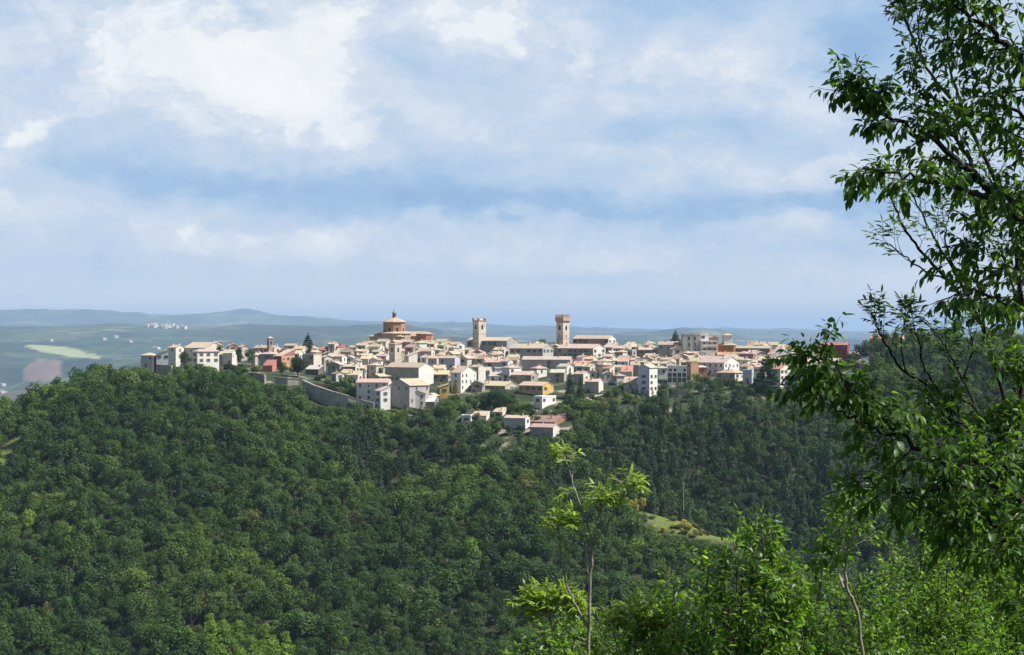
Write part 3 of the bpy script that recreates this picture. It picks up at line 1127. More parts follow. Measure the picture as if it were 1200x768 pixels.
def window_mesh(w, h, style):
    key = (round(w, 2), round(h, 2), style)
    if key in WIN_MESH:
        return WIN_MESH[key]
    mb = MB()
    f = 0.13
    mb.box(-w / 2, w / 2, -0.03, 0.02, 0, h, 0)
    mb.box(-w / 2 - f, -w / 2, -0.07, 0.02, -f, h + f, 1)
    mb.box(w / 2, w / 2 + f, -0.07, 0.02, -f, h + f, 1)
    mb.box(-w / 2, w / 2, -0.07, 0.02, h, h + f, 1)
    mb.box(-w / 2 - 0.03, w / 2 + 0.03, -0.14, 0.02, -f, -0.001, 1)
    mb.box(-0.03, 0.03, -0.05, 0.0, 0.002, h - 0.002, 1)
    if style in ('shutter', 'shutter_green'):
        mb.box(-w / 2 - f - w * 0.5, -w / 2 - f - 0.01, -0.10, 0.02, 0, h, 2)
        mb.box(w / 2 + f + 0.01, w / 2 + f + w * 0.5, -0.10, 0.02, 0, h, 2)
    me = mb.mesh("window", [MAT['window_glass'], MAT['window_frame'], MAT['shutter_green' if style == 'shutter_green' else 'shutter']])
    WIN_MESH[key] = me
    return me


def add_window(parent, x, y, z, rz, w=0.95, h=1.45, style='plain', name="window"):
    o = bpy.data.objects.new(name, window_mesh(w, h, style))
    o.location = (x, y, z)
    o.rotation_euler = (0, 0, rz)
    return link(o, parent)


def arch_window(parent, x, y, z, rz, w, h, name="window", depth=0.10):
    """round-headed opening: flat panel painted dark for the shaded inside, with stone surround"""
    mb = MB()
    n = 8
    ring = [(-w / 2, 0), (w / 2, 0)] + [(w / 2 * math.cos(math.pi * i / n), h - w / 2 + w / 2 * math.sin(math.pi * i / n)) for i in range(n + 1)]
    pts = ring
    k = len(pts)
    mb.hull([(a, -0.03, b) for a, b in pts] + [(a, 0.05, b) for a, b in pts], [tuple(range(k))] + [(i, k + i, k + (i + 1) % k, (i + 1) % k) for i in range(k)], 0)
    g = 0.16
    outr = [(a * (1 + 2 * g / w), b + (g if b > h * 0.5 else -0.02)) for a, b in pts]
    for i in range(1, k):
        a0, a1, b0, b1 = pts[i], pts[(i + 1) % k], outr[i], outr[(i + 1) % k]
        mb.hull([(a0[0], -depth, a0[1]), (a1[0], -depth, a1[1]), (b1[0], -depth, b1[1]), (b0[0], -depth, b0[1]),
                 (a0[0], 0.03, a0[1]), (a1[0], 0.03, a1[1]), (b1[0], 0.03, b1[1]), (b0[0], 0.03, b0[1])],
                [(0, 1, 2, 3), (0, 4, 5, 1), (3, 2, 6, 7), (1, 5, 6, 2), (0, 3, 7, 4)], 1)
    o = mb.build(name, [MAT['dark_opening'], MAT['window_frame']], parent, (x, y, z), rz)
    return o


def roof_mesh(W, D, H, kind, pitch=0.34, ov=0.45, th=0.22):
    """roof over the footprint x -W/2..W/2, y -D/2..D/2 with eaves at H; returns MB and the triangles of wall under gables"""
    mb = MB()
    x0, x1, y0, y1 = -W / 2, W / 2, -D / 2, D / 2
    gables = []
    if kind == 'gx':
        rh = pitch * D / 2
        for s in (-1, 1):
            e = s * (D / 2 + ov)
            ze = H - pitch * ov
            a = [(x0 - ov * .6, e, ze), (x1 + ov * .6, e, ze), (x1 + ov * .6, 0, H + rh), (x0 - ov * .6, 0, H + rh)]
            b = [(p[0], p[1], p[2] + th) for p in a]
            mb.hull(a + b, [(3, 2, 1, 0), (4, 5, 6, 7), (0, 1, 5, 4), (1, 2, 6, 5), (3, 0, 4, 7)] if s < 0 else [(0, 1, 2, 3), (7, 6, 5, 4), (4, 5, 1, 0), (5, 6, 2, 1), (7, 4, 0, 3)])
        gables = [[(x1, y0, H), (x1, y1, H), (x1, 0, H + rh)], [(x0, y1, H), (x0, y0, H), (x0, 0, H + rh)]]
    elif kind == 'gy':
        rh = pitch * W / 2
        for s in (-1, 1):
            e = s * (W / 2 + ov)
            ze = H - pitch * ov
            a = [(e, y0 - ov * .6, ze), (e, y1 + ov * .6, ze), (0, y1 + ov * .6, H + rh), (0, y0 - ov * .6, H + rh)]
            b = [(p[0], p[1], p[2] + th) for p in a]
            mb.hull(a + b, [(0, 1, 2, 3), (7, 6, 5, 4), (4, 5, 1, 0), (5, 6, 2, 1), (7, 4, 0, 3)] if s < 0 else [(3, 2, 1, 0), (4, 5, 6, 7), (0, 1, 5, 4), (1, 2, 6, 5), (3, 0, 4, 7)])
        gables = [[(x0, y0, H), (x1, y0, H), (0, y0, H + rh)], [(x1, y1, H), (x0, y1, H), (0, y1, H + rh)]]
    elif kind == 'hip':
        m = min(W, D) / 2
        rh = pitch * (m + ov)
        X0, X1, Y0, Y1 = x0 - ov, x1 + ov, y0 - ov, y1 + ov
        mm = m + ov
        if W >= D:
            r0, r1 = (X0 + mm, 0, H + rh), (X1 - mm, 0, H + rh)
        else:
            r0, r1 = (0, Y0 + mm, H + rh), (0, Y1 - mm, H + rh)
        v = [(X0, Y0, H), (X1, Y0, H), (X1, Y1, H), (X0, Y1, H), (X0, Y0, H + th), (X1, Y0, H + th), (X1, Y1, H + th), (X0, Y1, H + th),
             (r0[0], r0[1], r0[2] + th), (r1[0], r1[1], r1[2] + th)]
        if W >= D:
            fs = [(4, 5, 9, 8), (5, 6, 9), (6, 7, 8, 9), (7, 4, 8)]
        else:
            fs = [(4, 5, 8), (5, 6, 9, 8), (6, 7, 9), (7, 4, 8, 9)]
        mb.hull(v, [(3, 2, 1, 0), (0, 1, 5, 4), (1, 2, 6, 5), (2, 3, 7, 6), (3, 0, 4, 7)] + fs)
    elif kind == 'sx':        # falls to the front
        rh = 0.34 * D
        a = [(x0 - ov * .5, y0 - ov, H - .34 * ov), (x1 + ov * .5, y0 - ov, H - .34 * ov), (x1 + ov * .5, y1 + 0.1, H + rh), (x0 - ov * .5, y1 + 0.1, H + rh)]
        b = [(p[0], p[1], p[2] + th) for p in a]
        mb.hull(a + b, [(3, 2, 1, 0), (4, 5, 6, 7), (0, 1, 5, 4), (1, 2, 6, 5), (2, 3, 7, 6), (3, 0, 4, 7)])
        gables = [[(x1, y0, H), (x1, y1, H), (x1, y1, H + rh)], [(x0, y1, H), (x0, y0, H), (x0, y1, H + rh)], [(x1, y1, H), (x0, y1, H), (x0, y1, H + rh), (x1, y1, H + rh)]]
    else:                     # flat with a parapet
        t = 0.25
        mb.box(x0 - .12, x1 + .12, y0 - .12, y0 + t, H, H + .6)
        mb.box(x0 - .12, x1 + .12, y1 - t, y1 + .12, H, H + .6)
        mb.box(x0 - .12, x0 + t, y0 + t, y1 - t, H, H + .6)
        mb.box(x1 - t, x1 + .12, y0 + t, y1 - t, H, H + .6)
        mb.box(x0 + t, x1 - t, y0 + t, y1 - t, H, H + .12)
    return mb, gables


HOUSES = []          # dicts for the labels and for spacing
SKIRT = 7.0


def frame_of(pl, pm, pr, eave, base, depth=None):
    """nearest corner, turn, width and depth of a house whose two visible faces span pl..pm and pm..pr in the photo"""
    C = on_ground(pm, base)
    if depth:
        C = Vector(((pm - 600) / FP * depth, depth, (384 - base) / FP * depth))
    s = C.y / FP
    a, b = max(0.0, (pm - pl) * s), max(0.0, (pr - pm) * s)
    if a < 1.6:
        W = 8.0
        th = math.pi / 2 - math.asin(min(0.95, max(a, 0.4) / W))
        D = b / math.sin(th)
    elif b < 1.6:
        D = 8.0
        th = math.asin(min(0.95, max(b, 0.4) / D))
        W = a / math.cos(th)
    else:
        th = R(rng.uniform(30, 44))
        if b / math.sin(th) < 5.5 and a > b:
            th = math.asin(min(0.6, b / 5.5))
        if a / math.cos(th) < 5.0 and b > a:
            th = math.acos(min(0.75, a / 5.0))
        W, D = a / math.cos(th), b / math.sin(th)
    W, D = max(W, 4.5), max(D, 4.5)
    th = -th
    ex = Vector((math.cos(th), math.sin(th), 0))
    ey = Vector((-math.sin(th), math.cos(th), 0))
    H = (base - eave) * s
    cen = C - ex * (W / 2) + ey * (D / 2)
    return C, th, W, D, H, cen


def house(pl, pm, pr, eave, base, roof='gx', wall='cream', rc='tan', label=None, name="house", cat="house", win=0.72, stone=None, chim=None, style=None,
          depth=None, rows=None, wallR=None, group="houses of the hill town", big=False):
    C, th, W, D, H, cen = frame_of(pl, pm, pr, eave, base, depth)
    root = empty(name, (cen.x, cen.y, C.z), th)
    if stone is None:
        stone = wall in ('stone', 'grey', 'brick') and rng.random() < 0.8
    jit = rng.uniform(0.88, 1.08)
    col = tuple(min(0.82, c * jit * rng.uniform(0.97, 1.03)) for c in WALLC[wall])
    rcol = tuple(c * rng.uniform(0.86, 1.10) for c in ROOFC[rc])
    k = rng.uniform(0.88, 1.12)
    rcol = tuple(min(0.75, c * k) for c in rcol)
    roofmb, gables = roof_mesh(W, D, H, roof, rng.uniform(0.36, 0.46))
    mb = MB()
    x0, x1, y0, y1 = -W / 2, W / 2, -D / 2, D / 2
    mb.hull([(x0, y0, -SKIRT), (x1, y0, -SKIRT), (x1, y1, -SKIRT), (x0, y1, -SKIRT), (x0, y0, H), (x1, y0, H), (x1, y1, H), (x0, y1, H)],
            [(4, 5, 6, 7), (0, 1, 5, 4), (1, 2, 6, 5), (2, 3, 7, 6), (3, 0, 4, 7)])
    for g in gables:
        mb.poly(g)
    mb.build("wall", MAT['stone' if stone else 'plaster'], root, color=col)
    if roof == 'flat':
        ro = roofmb.build("roof", MAT['plaster'], root, color=tuple(min(.8, c * 1.05) for c in col))
    else:
        ro = roofmb.build("roof", MAT['roof_tiles'], root, color=rcol)
    if wallR:  # right face overlaid in a sunlit tone: light put into the colour
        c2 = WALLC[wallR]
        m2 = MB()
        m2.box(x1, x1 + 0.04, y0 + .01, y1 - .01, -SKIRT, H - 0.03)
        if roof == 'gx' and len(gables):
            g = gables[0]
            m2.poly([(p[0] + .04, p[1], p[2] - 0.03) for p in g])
        o2 = m2.build("wall", MAT['plaster'], root, color=c2)  # thin overlay carrying the painted sunlit tone
    # windows on the walls
    st = style or rng.choice(['plain', 'plain', 'shutter', 'shutter', 'shutter_green'])
    nr = rows if rows is not None else max(1, int((H - 0.6) / 2.9))
    ww, wh = (0.95, 1.45) if not big else (1.15, 1.9)
    pitchx = 3.1 if not big else 3.3
    zt = H - 2.15 if not big else H - 2.7
    step = 2.95 if rows is None else min(3.4, max(2.4, (H - 1.2) / max(nr, 1)))
    for face in range(4):
        L = W if face % 2 == 0 else D
        if face >= 2 and rng.random() < 0.5:
            continue
        nc = max(1, int((L - 0.9) / pitchx))
        if L < 2.2:
            continue
        cols = [(-L / 2 + L * (i + 0.5) / nc) + rng.uniform(-.2, .2) for i in range(nc)]
        for r_ in range(nr):
            z = zt - r_ * step
            if z < 0.25 and r_ > 0:
                break
            for c_ in cols:
                if rng.random() > win:
                    continue
                if face == 0:
                    p, rz = (c_, y0 - 0.003, z), 0.0
                elif face == 1:
                    p, rz = (x1 + (0.045 if wallR else 0.003), c_, z), math.pi / 2
                elif face == 2:
                    p, rz = (-c_, y1 + 0.003, z), math.pi
                else:
                    p, rz = (x0 - 0.003, -c_, z), -math.pi / 2
                small = rng.random() < 0.12
                add_window(root, *p, rz, ww * (0.7 if small else 1), wh * (0.6 if small else 1), st)
    # door at street level on one visible face
    if H > 4.5 and rng.random() < 0.6 and W > 4:
        d = MB()
        d.box(-0.55, 0.55, -0.06, 0.03, -0.2, 2.1, 0)
        d.box(-0.72, -0.55, -0.09, 0.03, -0.2, 2.25, 1)
        d.box(0.55, 0.72, -0.09, 0.03, -0.2, 2.25, 1)
        d.box(-0.55, 0.55, -0.09, 0.03, 2.1, 2.25, 1)
        d.build("door", [MAT['shutter'], MAT['window_frame']], root, (rng.uniform(-.3, .3) * W, y0 - .003, 0.25))
    # chimneys
    nch = chim if chim is not None else rng.choice([0, 1, 1, 1, 2])
    if roof in ('gx', 'gy', 'hip', 'sx'):
        for i in range(nch):
            c = MB()
            cx_, cy_ = rng.uniform(-.36, .36) * W, rng.uniform(-.3, .3) * D
            zz = H + 0.2
            c.box(-.3, .3, -.25, .25, 0, 0.34 * min(W, D) / 2 + 1.0, 0)
            zt2 = 0.34 * min(W, D) / 2 + 1.0
            c.box(-.4, .4, -.34, .34, zt2, zt2 + 0.12, 1)
            c.build("chimney", [MAT['plaster'], MAT['roof_tiles']], ro, (cx_, cy_, zz), color=col)
    s = C.y / FP
    info = dict(o=root, pl=pl, pm=pm, pr=pr, eave=eave, base=base, wall=wall, rc=rc, roof=roof, label=label, cat=cat, H=H, W=W, D=D,
                cx=cen.x, cy=cen.y, px=(pl + pr) / 2, py=(eave + base) / 2, group=group)
    HOUSES.append(info)
    return root, info


def tower_box(root, name, w, d, z0, z1, mat, color):
    mb = MB()
    mb.box(-w / 2, w / 2, -d / 2, d / 2, z0, z1)
    return mb.build(name, MAT[mat], root, color=color)


# ---- landmarks -----------------------------------------------------------------------
def domed_church():
    y = 1172.0
    s = y / FP

    def zz(py):
        return (384 - py) * s
    cx_ = (462 - 600) * s
    root = empty("domed_church", (cx_, y, zz(416)), 0)
    z0 = zz(416)
    brick, pale = WALLC['brick'], (0.58, 0.46, 0.355)
    tan = (0.56, 0.41, 0.29)

    def L(px, py):
        return (px - 462) * s, zz(py) - z0
    # lower body
    th = R(-24)
    ca, sa = math.cos(th), math.sin(th)

    def rot(px, py):
        return px * ca - py * sa, px * sa + py * ca
    Hb = zz(392.5) - z0
    wb = MB()
    oct_lo = ngon(8, 10.2, R(22.5) + th)
    wb.prism(ngon(8, 9.2, R(22.5) + th, 0.2, 0), -8, Hb + .6)
    sq = [rot(*p) for p in ((-12.5, -7.0), (8.0, -7.0), (8.0, 9), (-12.5, 9))]
    wb.prism(sq, -8, Hb - 1.2)
    wb.build("wall", MAT['stone'], root, color=pale)
    rf = MB()
    rf.prism([rot(*p) for p in ((-13.3, -7.8), (8.8, -7.8), (8.8, 9.8), (-13.3, 9.8))], Hb - 1.2, Hb - .9)
    rf.cone([rot(*p) for p in ((-13.3, -7.8), (8.8, -7.8), (8.8, 9.8), (-13.3, 9.8))], Hb - .9, (-1.5, 0.5, Hb + 3.2))
    rf.prism(ngon(8, 9.9, R(22.5) + th, 0.2, 0), Hb + .6, Hb + .9)
    rf.cone(ngon(8, 9.9, R(22.5) + th, 0.2, 0), Hb + .9, (0.2, 0, Hb + 3.6))
    rf.build("roof", MAT['roof_tiles'], root, color=tan)
    # drum
    Hd = zz(378.3) - z0
    dr = MB()
    rd = 6.35
    dr.prism(ngon(8, rd, R(22.5) + th), Hb - .5, Hd)
    d = dr.build("drum", MAT['stone'], root, color=(0.50, 0.31, 0.20))
    for i in range(8):
        an = R(45 * i) + th
        rr_ = rd * math.cos(R(22.5)) + 0.01
        x_, y_ = rr_ * math.cos(an), rr_ * math.sin(an)
        if math.sin(an) < 0.4:
            arch_window(d, x_, y_, Hb + 1.8, an + math.pi / 2, 1.25, 2.5)
    cor = MB()
    cor.prism(ngon(8, rd + .45, R(22.5) + th), Hd, Hd + .35)
    cor.build("cornice", MAT['stone'], root, color=(0.50, 0.36, 0.26))
    dome = MB()
    rr0 = rd + .75
    prev = None
    rings = [(rr0, Hd + .35), (rr0 * .78, Hd + 1.25), (rr0 * .5, Hd + 2.05), (rr0 * .24, Hd + 2.6)]
    for (ra, za), (rb, zb) in zip(rings[:-1], rings[1:]):
        dome.prism(ngon(8, ra, R(22.5) + th), za, zb, scale1=rb / ra)
    dome.build("dome_roof", MAT['roof_tiles'], root, color=tan)
    lan = MB()
    zl = Hd + 2.4
    lan.prism(ngon(8, 1.7, R(22.5) + th), zl, zl + .7, scale1=.8)
    lan.prism(ngon(8, 1.05, R(22.5) + th), zl + .7, zl + 3.0)
    lo = lan.build("lantern", MAT['plaster'], root, color=(0.42, 0.27, 0.19))
    for i in range(8):
        an = R(45 * i) + th
        q = MB()
        q.box(-.24, .24, -.03, .03, 0, 1.5)
        q.build("opening", MAT['dark_opening'], lo, (1.0 * math.cos(an), 1.0 * math.sin(an), zl + 1.0), an + math.pi / 2)
    cap = MB()
    cap.prism(ngon(8, 1.4, R(22.5) + th), zl + 3.0, zl + 3.25)
    cap.prism(ngon(8, 1.25, R(22.5) + th), zl + 3.25, zl + 3.9, scale1=.6)
    cap.cone(ngon(8, .75, R(22.5) + th), zl + 3.9, (0, 0, zl + 4.8))
    cap.build("lantern_cap", MAT['plaster'], lo, color=(0.30, 0.24, 0.22))
    cr = MB()
    cr.tube([(0, 0, zl + 4.7), (0, 0, zl + 5.9)], .06, .06, 5)
    cr.tube([(-.32, 0, zl + 5.5), (.32, 0, zl + 5.5)], .05, .05, 5)
    cr.build("cross", MAT['iron'], lo)
    # nave
    nx0, nx1 = L(472, 0)[0], L(497, 0)[0]
    He = zz(394.5) - z0
    nv = MB()
    nv.box(nx0, nx1, 1.0, 10.0, -8, He)
    nv.build("nave", MAT['stone'], root, color=pale)
    nr = MB()
    a = [(nx0 - .5, .4, He), (nx1 + .5, .4, He), (nx1 + .5, 5.5, He + 2.7), (nx0 - .5, 5.5, He + 2.7)]
    nr.hull(a + [(p[0], p[1], p[2] + .25) for p in a], [(3, 2, 1, 0), (4, 5, 6, 7), (0, 1, 5, 4), (1, 2, 6, 5), (2, 3, 7, 6), (3, 0, 4, 7)])
    a = [(nx0 - .5, 10.6, He), (nx1 + .5, 10.6, He), (nx1 + .5, 5.5, He + 2.7), (nx0 - .5, 5.5, He + 2.7)]
    nr.hull(a + [(p[0], p[1], p[2] + .25) for p in a], [(0, 1, 2, 3), (7, 6, 5, 4), (4, 5, 1, 0), (5, 6, 2, 1), (6, 7, 3, 2), (7, 4, 0, 3)])
    nr.build("nave_roof", MAT['roof_tiles'], root, color=(0.50, 0.38, 0.27))
    # polygonal apse
    ax, az = L(498, 392)
    ap = MB()
    ra = 4.9
    ap.prism(ngon(8, ra, R(10), ax, 3.2), -8, az)
    ao = ap.build("apse", MAT['stone'], root, color=(0.52, 0.27, 0.16))
    arch_window(ao, ax + ra * .925 * math.cos(R(-80 + 12.5)), 3.2 + ra * .925 * math.sin(R(-80 + 12.5)), az - 3.0, R(10 + 12.5), 0.9, 1.9)
    ar = MB()
    ar.prism(ngon(8, ra + .45, R(10), ax, 3.2), az, az + .3)
    ar.cone(ngon(8, ra + .45, R(10), ax, 3.2), az + .3, (ax - .5, 4.2, az + 2.0))
    ar.build("apse_roof", MAT['roof_tiles'], root, color=(0.46, 0.36, 0.27))
    tag(root, "brick church with octagonal drum, tiled dome roof and lantern, highest on the skyline", "church")
    return root


def merlons(mb, r, n, w, d, z, h, m=0):
    for i in range(n):
        an = 2 * math.pi * i / n
        c, s_ = math.cos(an), math.sin(an)
        k = len(mb.v)
        pts = []
        for (u, v) in ((-w / 2, -d / 2), (w / 2, -d / 2), (w / 2, d / 2), (-w / 2, d / 2)):
            pts.append((c * (r + v) - s_ * u, s_ * (r + v) + c * u))
        mb.prism(pts, z, z + h, m)


def square_tower(px0, pxm, px1, top, base, y, name, label, wcol, crown=None, roofk=None, openings=(), band=True, cat="tower"):
    """tower seen on its corner: left face px0..pxm, right face pxm..px1"""
    s = y / FP
    a, b = (pxm - px0) * s, (px1 - pxm) * s
    w = math.hypot(a, b)
    th = -math.atan2(b, a)
    H = (base - top) * s
    C = Vector(((pxm - 600) * s, y, (384 - base) * s))
    ex = Vector((math.cos(th), math.sin(th), 0))
    ey = Vector((-math.sin(th), math.cos(th), 0))
    cen = C - ex * (w / 2) + ey * (w / 2)
    root = empty(name, (cen.x, cen.y, C.z), th)
    h = w / 2
    mb = MB()
    mb.box(-h, h, -h, h, -14, H)
    mb.build("shaft", MAT['stone'], root, color=wcol)
    if band:
        for zb in (H * 0.42,):
            bm_ = MB()
            bm_.prism([(-h - .14, -h - .14), (h + .14, -h - .14), (h + .14, h + .14), (-h - .14, h + .14)], zb, zb + .3)
            bm_.build("string_course", MAT['stone'], root, color=tuple(c * .85 for c in wcol))
    for zc, ww, hh in openings:
        for f in range(4):
            an = f * math.pi / 2
            arch_window(root, math.sin(an) * (h + .01), -math.cos(an) * (h + .01), H - zc, an, ww, hh, name="belfry_opening")
    return root, w, H


def crenellated_tower():
    y = 1162.0
    wc = (0.76, 0.68, 0.59)
    root, w, H = square_tower(652.3, 659.8, 667.4, 376.3, 412, y, "crenellated_tower", "", wc, openings=((5.2, 1.25, 2.5), (9.2, .6, 1.1)))
    s = y / FP
    h = w / 2
    # machicolated crown
    cr = MB()
    zc = H
    for f in range(4):
        an = f * math.pi / 2
        c, s_ = math.cos(an), math.sin(an)
        n = 7
        for i in range(n):
            u = -h + w * (i + .5) / n
            def tr(p):
                return (c * p[0] - s_ * p[1], s_ * p[0] + c * p[1], p[2])
            v = [(u - .2, -h - .001, zc - 1.1), (u + .2, -h - .001, zc - 1.1), (u + .2, -h - .55, zc - .2), (u - .2, -h - .55, zc - .2),
                 (u - .2, -h - .001, zc), (u + .2, -h - .001, zc), (u + .2, -h - .55, zc), (u - .2, -h - .55, zc)]
            cr.hull([tr(p) for p in v], [(0, 1, 2, 3), (7, 6, 5, 4), (0, 3, 7, 4), (2, 1, 5, 6), (3, 2, 6, 7)])
    g = h + .6
    cr.prism([(-g, -g), (g, -g), (g, g), (-g, g)], zc, zc + 2.2)
    for f in range(4):
        an = f * math.pi / 2
        c, s_ = math.cos(an), math.sin(an)
        n = 4
        for i in range(n):
            u = -g + 2 * g * (i + .5) / n
            p = [(u - .42, -g), (u + .42, -g), (u + .42, -g + .55), (u - .42, -g + .55)]
            cr.prism([(c * q[0] - s_ * q[1], s_ * q[0] + c * q[1]) for q in p], zc + 2.2, zc + 3.7)
    cr.build("battlement", MAT['stone'], root, color=(0.55, 0.43, 0.35))
    tag(root, "tall square tower crowned with battlements, standing right of centre on the skyline", "tower")
    return root


def bell_tower():
    y = 1168.0
    wc = (0.78, 0.71, 0.62)
    root, w, H = square_tower(553.8, 561, 569.3, 376.5, 402, y, "bell_tower", "", wc, openings=((4.7, 1.15, 2.4),))
    h = w / 2
    m = MB()
    g = h + .22
    m.prism([(-g, -g), (g, -g), (g, g), (-g, g)], H, H + .5)
    m.build("cornice", MAT['stone'], root, color=(0.48, 0.36, 0.29))
    for sx, sy in ((-1, -1), (1, -1), (1, 1), (-1, 1)):
        q = MB()
        q.box(-.55, .55, -.55, .55, H + .5, H + 1.7)
        q.build("pinnacle", MAT['stone'], root, (sx * (g - .55), sy * (g - .55), 0), color=(0.48, 0.36, 0.29))
    r = MB()
    e = h - .1
    r.cone([(-e, -e), (e, -e), (e, e), (-e, e)], H + .5, (0, 0, H + 1.75))
    r.build("roof", MAT['roof_tiles'], root, color=ROOFC['pink'])
    tag(root, "square bell tower with arched openings and corner pinnacles above a long church roof", "tower")


def small_campanile():
    y = 1120.0
    root, w, H = square_tower(312.6, 315.4, 319.2, 397, 408, y, "small_campanile", "", (0.52, 0.42, 0.36), openings=((3.2, 1.0, 2.1),), band=False)
    h = w / 2
    r = MB()
    g = h + .4
    r.prism([(-g, -g), (g, -g), (g, g), (-g, g)], H, H + .3)
    r.cone([(-g, -g), (g, -g), (g, g), (-g, g)], H + .3, (0, 0, H + 1.3))
    r.build("roof", MAT['roof_tiles'], root, color=ROOFC['pink'])
    tag(root, "small open bell turret with pinkish cap on the far left skyline of the town", "tower")


def white_campanile():
    y = 1052.0
    root, w, H = square_tower(455.6, 462.8, 470, 403.8, 428, y, "white_campanile", "", (0.76, 0.70, 0.60), openings=((3.9, 1.0, 2.2),), band=False)
    h = w / 2
    r = MB()
    g = h + .18
    r.prism([(-g, -g), (g, -g), (g, g), (-g, g)], H, H + .3)
    r.cone([(-g, -g), (g, -g), (g, g), (-g, g)], H + .3, (0, 0, H + 0.75))
    r.build("roof", MAT['roof_tiles'], root, color=ROOFC['grey'])
    tag(root, "flat topped pale bell tower with one bright face below the domed church", "tower")


def grey_block():
    root, info = house(799.6, 800.2, 821.0, 392.6, 424, 'flat', 'grey', 'grey', "tall grey apartment block with narrow upright windows at the top of town", "apartment_block", "apartment block", win=0.0, stone=False, depth=1122)
    W, D, H = info['W'], info['D'], info['H']
    for r_ in range(4):
        for c_ in range(2):
            add_window(root, W / 2 + .003, -D / 2 + D * (0.36 + .32 * c_), H - 2.9 - r_ * 3.5, math.pi / 2, 1.0, 1.9)


def balcony_block():
    root, info = house(821.8, 822.3, 841, 400.6, 424, 'flat', 'white', 'pale', "white block with pinkish balcony bands beside the grey apartment block", "apartment_block", "apartment block", win=0.0, stone=False, depth=1117)
    W, D, H = info['W'], info['D'], info['H']
    for r_ in range(3):
        z = H - 2.6 - r_ * 3.2
        b = MB()
        b.box(W / 2, W / 2 + 1.1, -D / 2 + .2, D / 2 - .2, z, z + .15)
        b.box(W / 2 + 1.0, W / 2 + 1.1, -D / 2 + .2, D / 2 - .2, z + .15, z + 1.05)
        b.build("balcony", MAT['plaster'], root, color=WALLC['white'])
        q = MB()
        q.box(W / 2, W / 2 + .03, -D / 2 + .3, D / 2 - .3, z + .16, z + 2.4)
        q.build("wall_panel", MAT['plaster'], root, color=(0.50, 0.30, 0.26))
        for c_ in range(3):
            add_window(root, W / 2 + .035, -D / 2 + D * (c_ + .5) / 3, z + .2, math.pi / 2, 1.1, 2.0)


def glazed_block():
    root, info = house(782.3, 804.4, 806.0, 430, 452, 'flat', 'white', 'pale', "white modern house with tall dark glazed bays and small round-topped windows", "modern_house", "house", win=0.0, stone=False)
    W, D, H = info['W'], info['D'], info['H']
    info['wall'] = 'white'
    for c_ in range(4):
        x = -W / 2 + W * (c_ + .5) / 4
        g = MB()
        g.box(-.95, .95, -.04, .03, 0, 2.0, 0)
        g.box(-.95, .95, -.04, .03, -2.7, -.35, 0)
        g.box(-.04, .04, -.07, .03, 0.002, 1.998, 1)
        g.box(-.04, .04, -.07, .03, -2.698, -.352, 1)
        g.build("glazed_bay", [MAT['window_glass'], MAT['window_frame']], root, (x, -D / 2 - .003, H - 5.1))
        p = MB()
        p.box(-.16, .16, -.35, 0.0, -4, H - 2.9)
        p.build("pilaster", MAT['plaster'], root, (x + W / 8, -D / 2 - .01, 0), color=WALLC['white'])
        if c_ in (0, 1, 3):
            arch_window(root, x + .3, -D / 2 - .003, H - 2.3, 0, 1.1, 1.3)


domed_church()
crenellated_tower()
bell_tower()
small_campanile()
white_campanile()
grey_block()
balcony_block()
glazed_block()

# ---- houses read off the photograph, one line each ------------------------------------
H_ = house
# left end of the town
H_(164.6, 179.3, 182.4, 417, 431, 'hip', 'beige', 'straw', "square beige house with hipped roof, last on the left end of town", chim=0, win=0.15)
H_(182.6, 183.2, 198.5, 415.3, 428, 'sx', 'white', 'straw', "bright cream house with dark porch openings right of the hipped end house", win=0.9)
H_(196, 206, 214, 407.5, 417, 'gx', 'cream', 'pink', depth=1108)
H_(212, 240, 259, 408.0, 415, 'gx', 'beige', 'pink', "long house with pinkish roof behind the trees at the left end of town", depth=1105)
H_(224, 231.5, 254, 412.5, 428, 'hip', 'white', 'pink', "bright white three storey house with many windows above the left wall", win=0.95, depth=1035)
H_(247, 253, 260, 402.5, 414, 'gx', 'pink', 'pink')
H_(264.5, 268, 277.5, 405.5, 416, 'gx', 'orange', 'pink')
H_(277.5, 283, 290, 407, 416, 'gx', 'beige', 'pink')
H_(294.5, 321, 329, 408, 417, 'gx', 'beige', 'tan', "long low house with tan roof under the small bell turret", chim=2)
H_(293.5, 299.0, 305, 416.0, 428, 'gy', 'cream', 'straw', "gabled cream house with straw roof behind the left garden wall")
H_(304.5, 320, 323, 415.5, 429, 'hip', 'grey', 'straw')
H_(329, 331, 337, 409, 417, 'gx', 'white', 'tan')
H_(332, 345, 350, 405.3, 412, 'gx', 'pink', 'tan')
H_(334, 341, 345, 412.5, 420, 'gx', 'bluish', 'grey')
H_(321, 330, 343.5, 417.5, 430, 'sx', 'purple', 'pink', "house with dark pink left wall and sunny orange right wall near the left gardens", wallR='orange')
H_(308, 319, 322, 428.6, 433, 'sx', 'red', 'red', "low red roofed shed in the gardens at the left of town", name="shed", cat="shed", win=0)
H_(345, 353, 360.5, 414, 424, 'gx', 'white', 'pink')
H_(353.6, 367.5, 376, 416.3, 433, 'flat', 'grey', 'grey', "flat topped grey house with sunny end wall beside the left cedar", wallR='cream', win=0.3)
H_(357, 373, 378, 433, 441, 'sx', 'dark', 'pale', "open carport with pale roof below the flat topped grey house", name="carport", cat="carport", win=0)  # closed box, its dark walls paint the shade under the roof
H_(377, 380, 388, 414.5, 430, 'gx', 'beige', 'tan')
H_(374, 381, 385, 410.5, 416, 'sx', 'red', 'red', "small house with bright red roof among the roofs left of the domed church")
H_(383.5, 398, 402.5, 427.5, 441, 'gy', 'grey', 'tan', "grey gabled stone house with sunny right side above the left wall gardens")
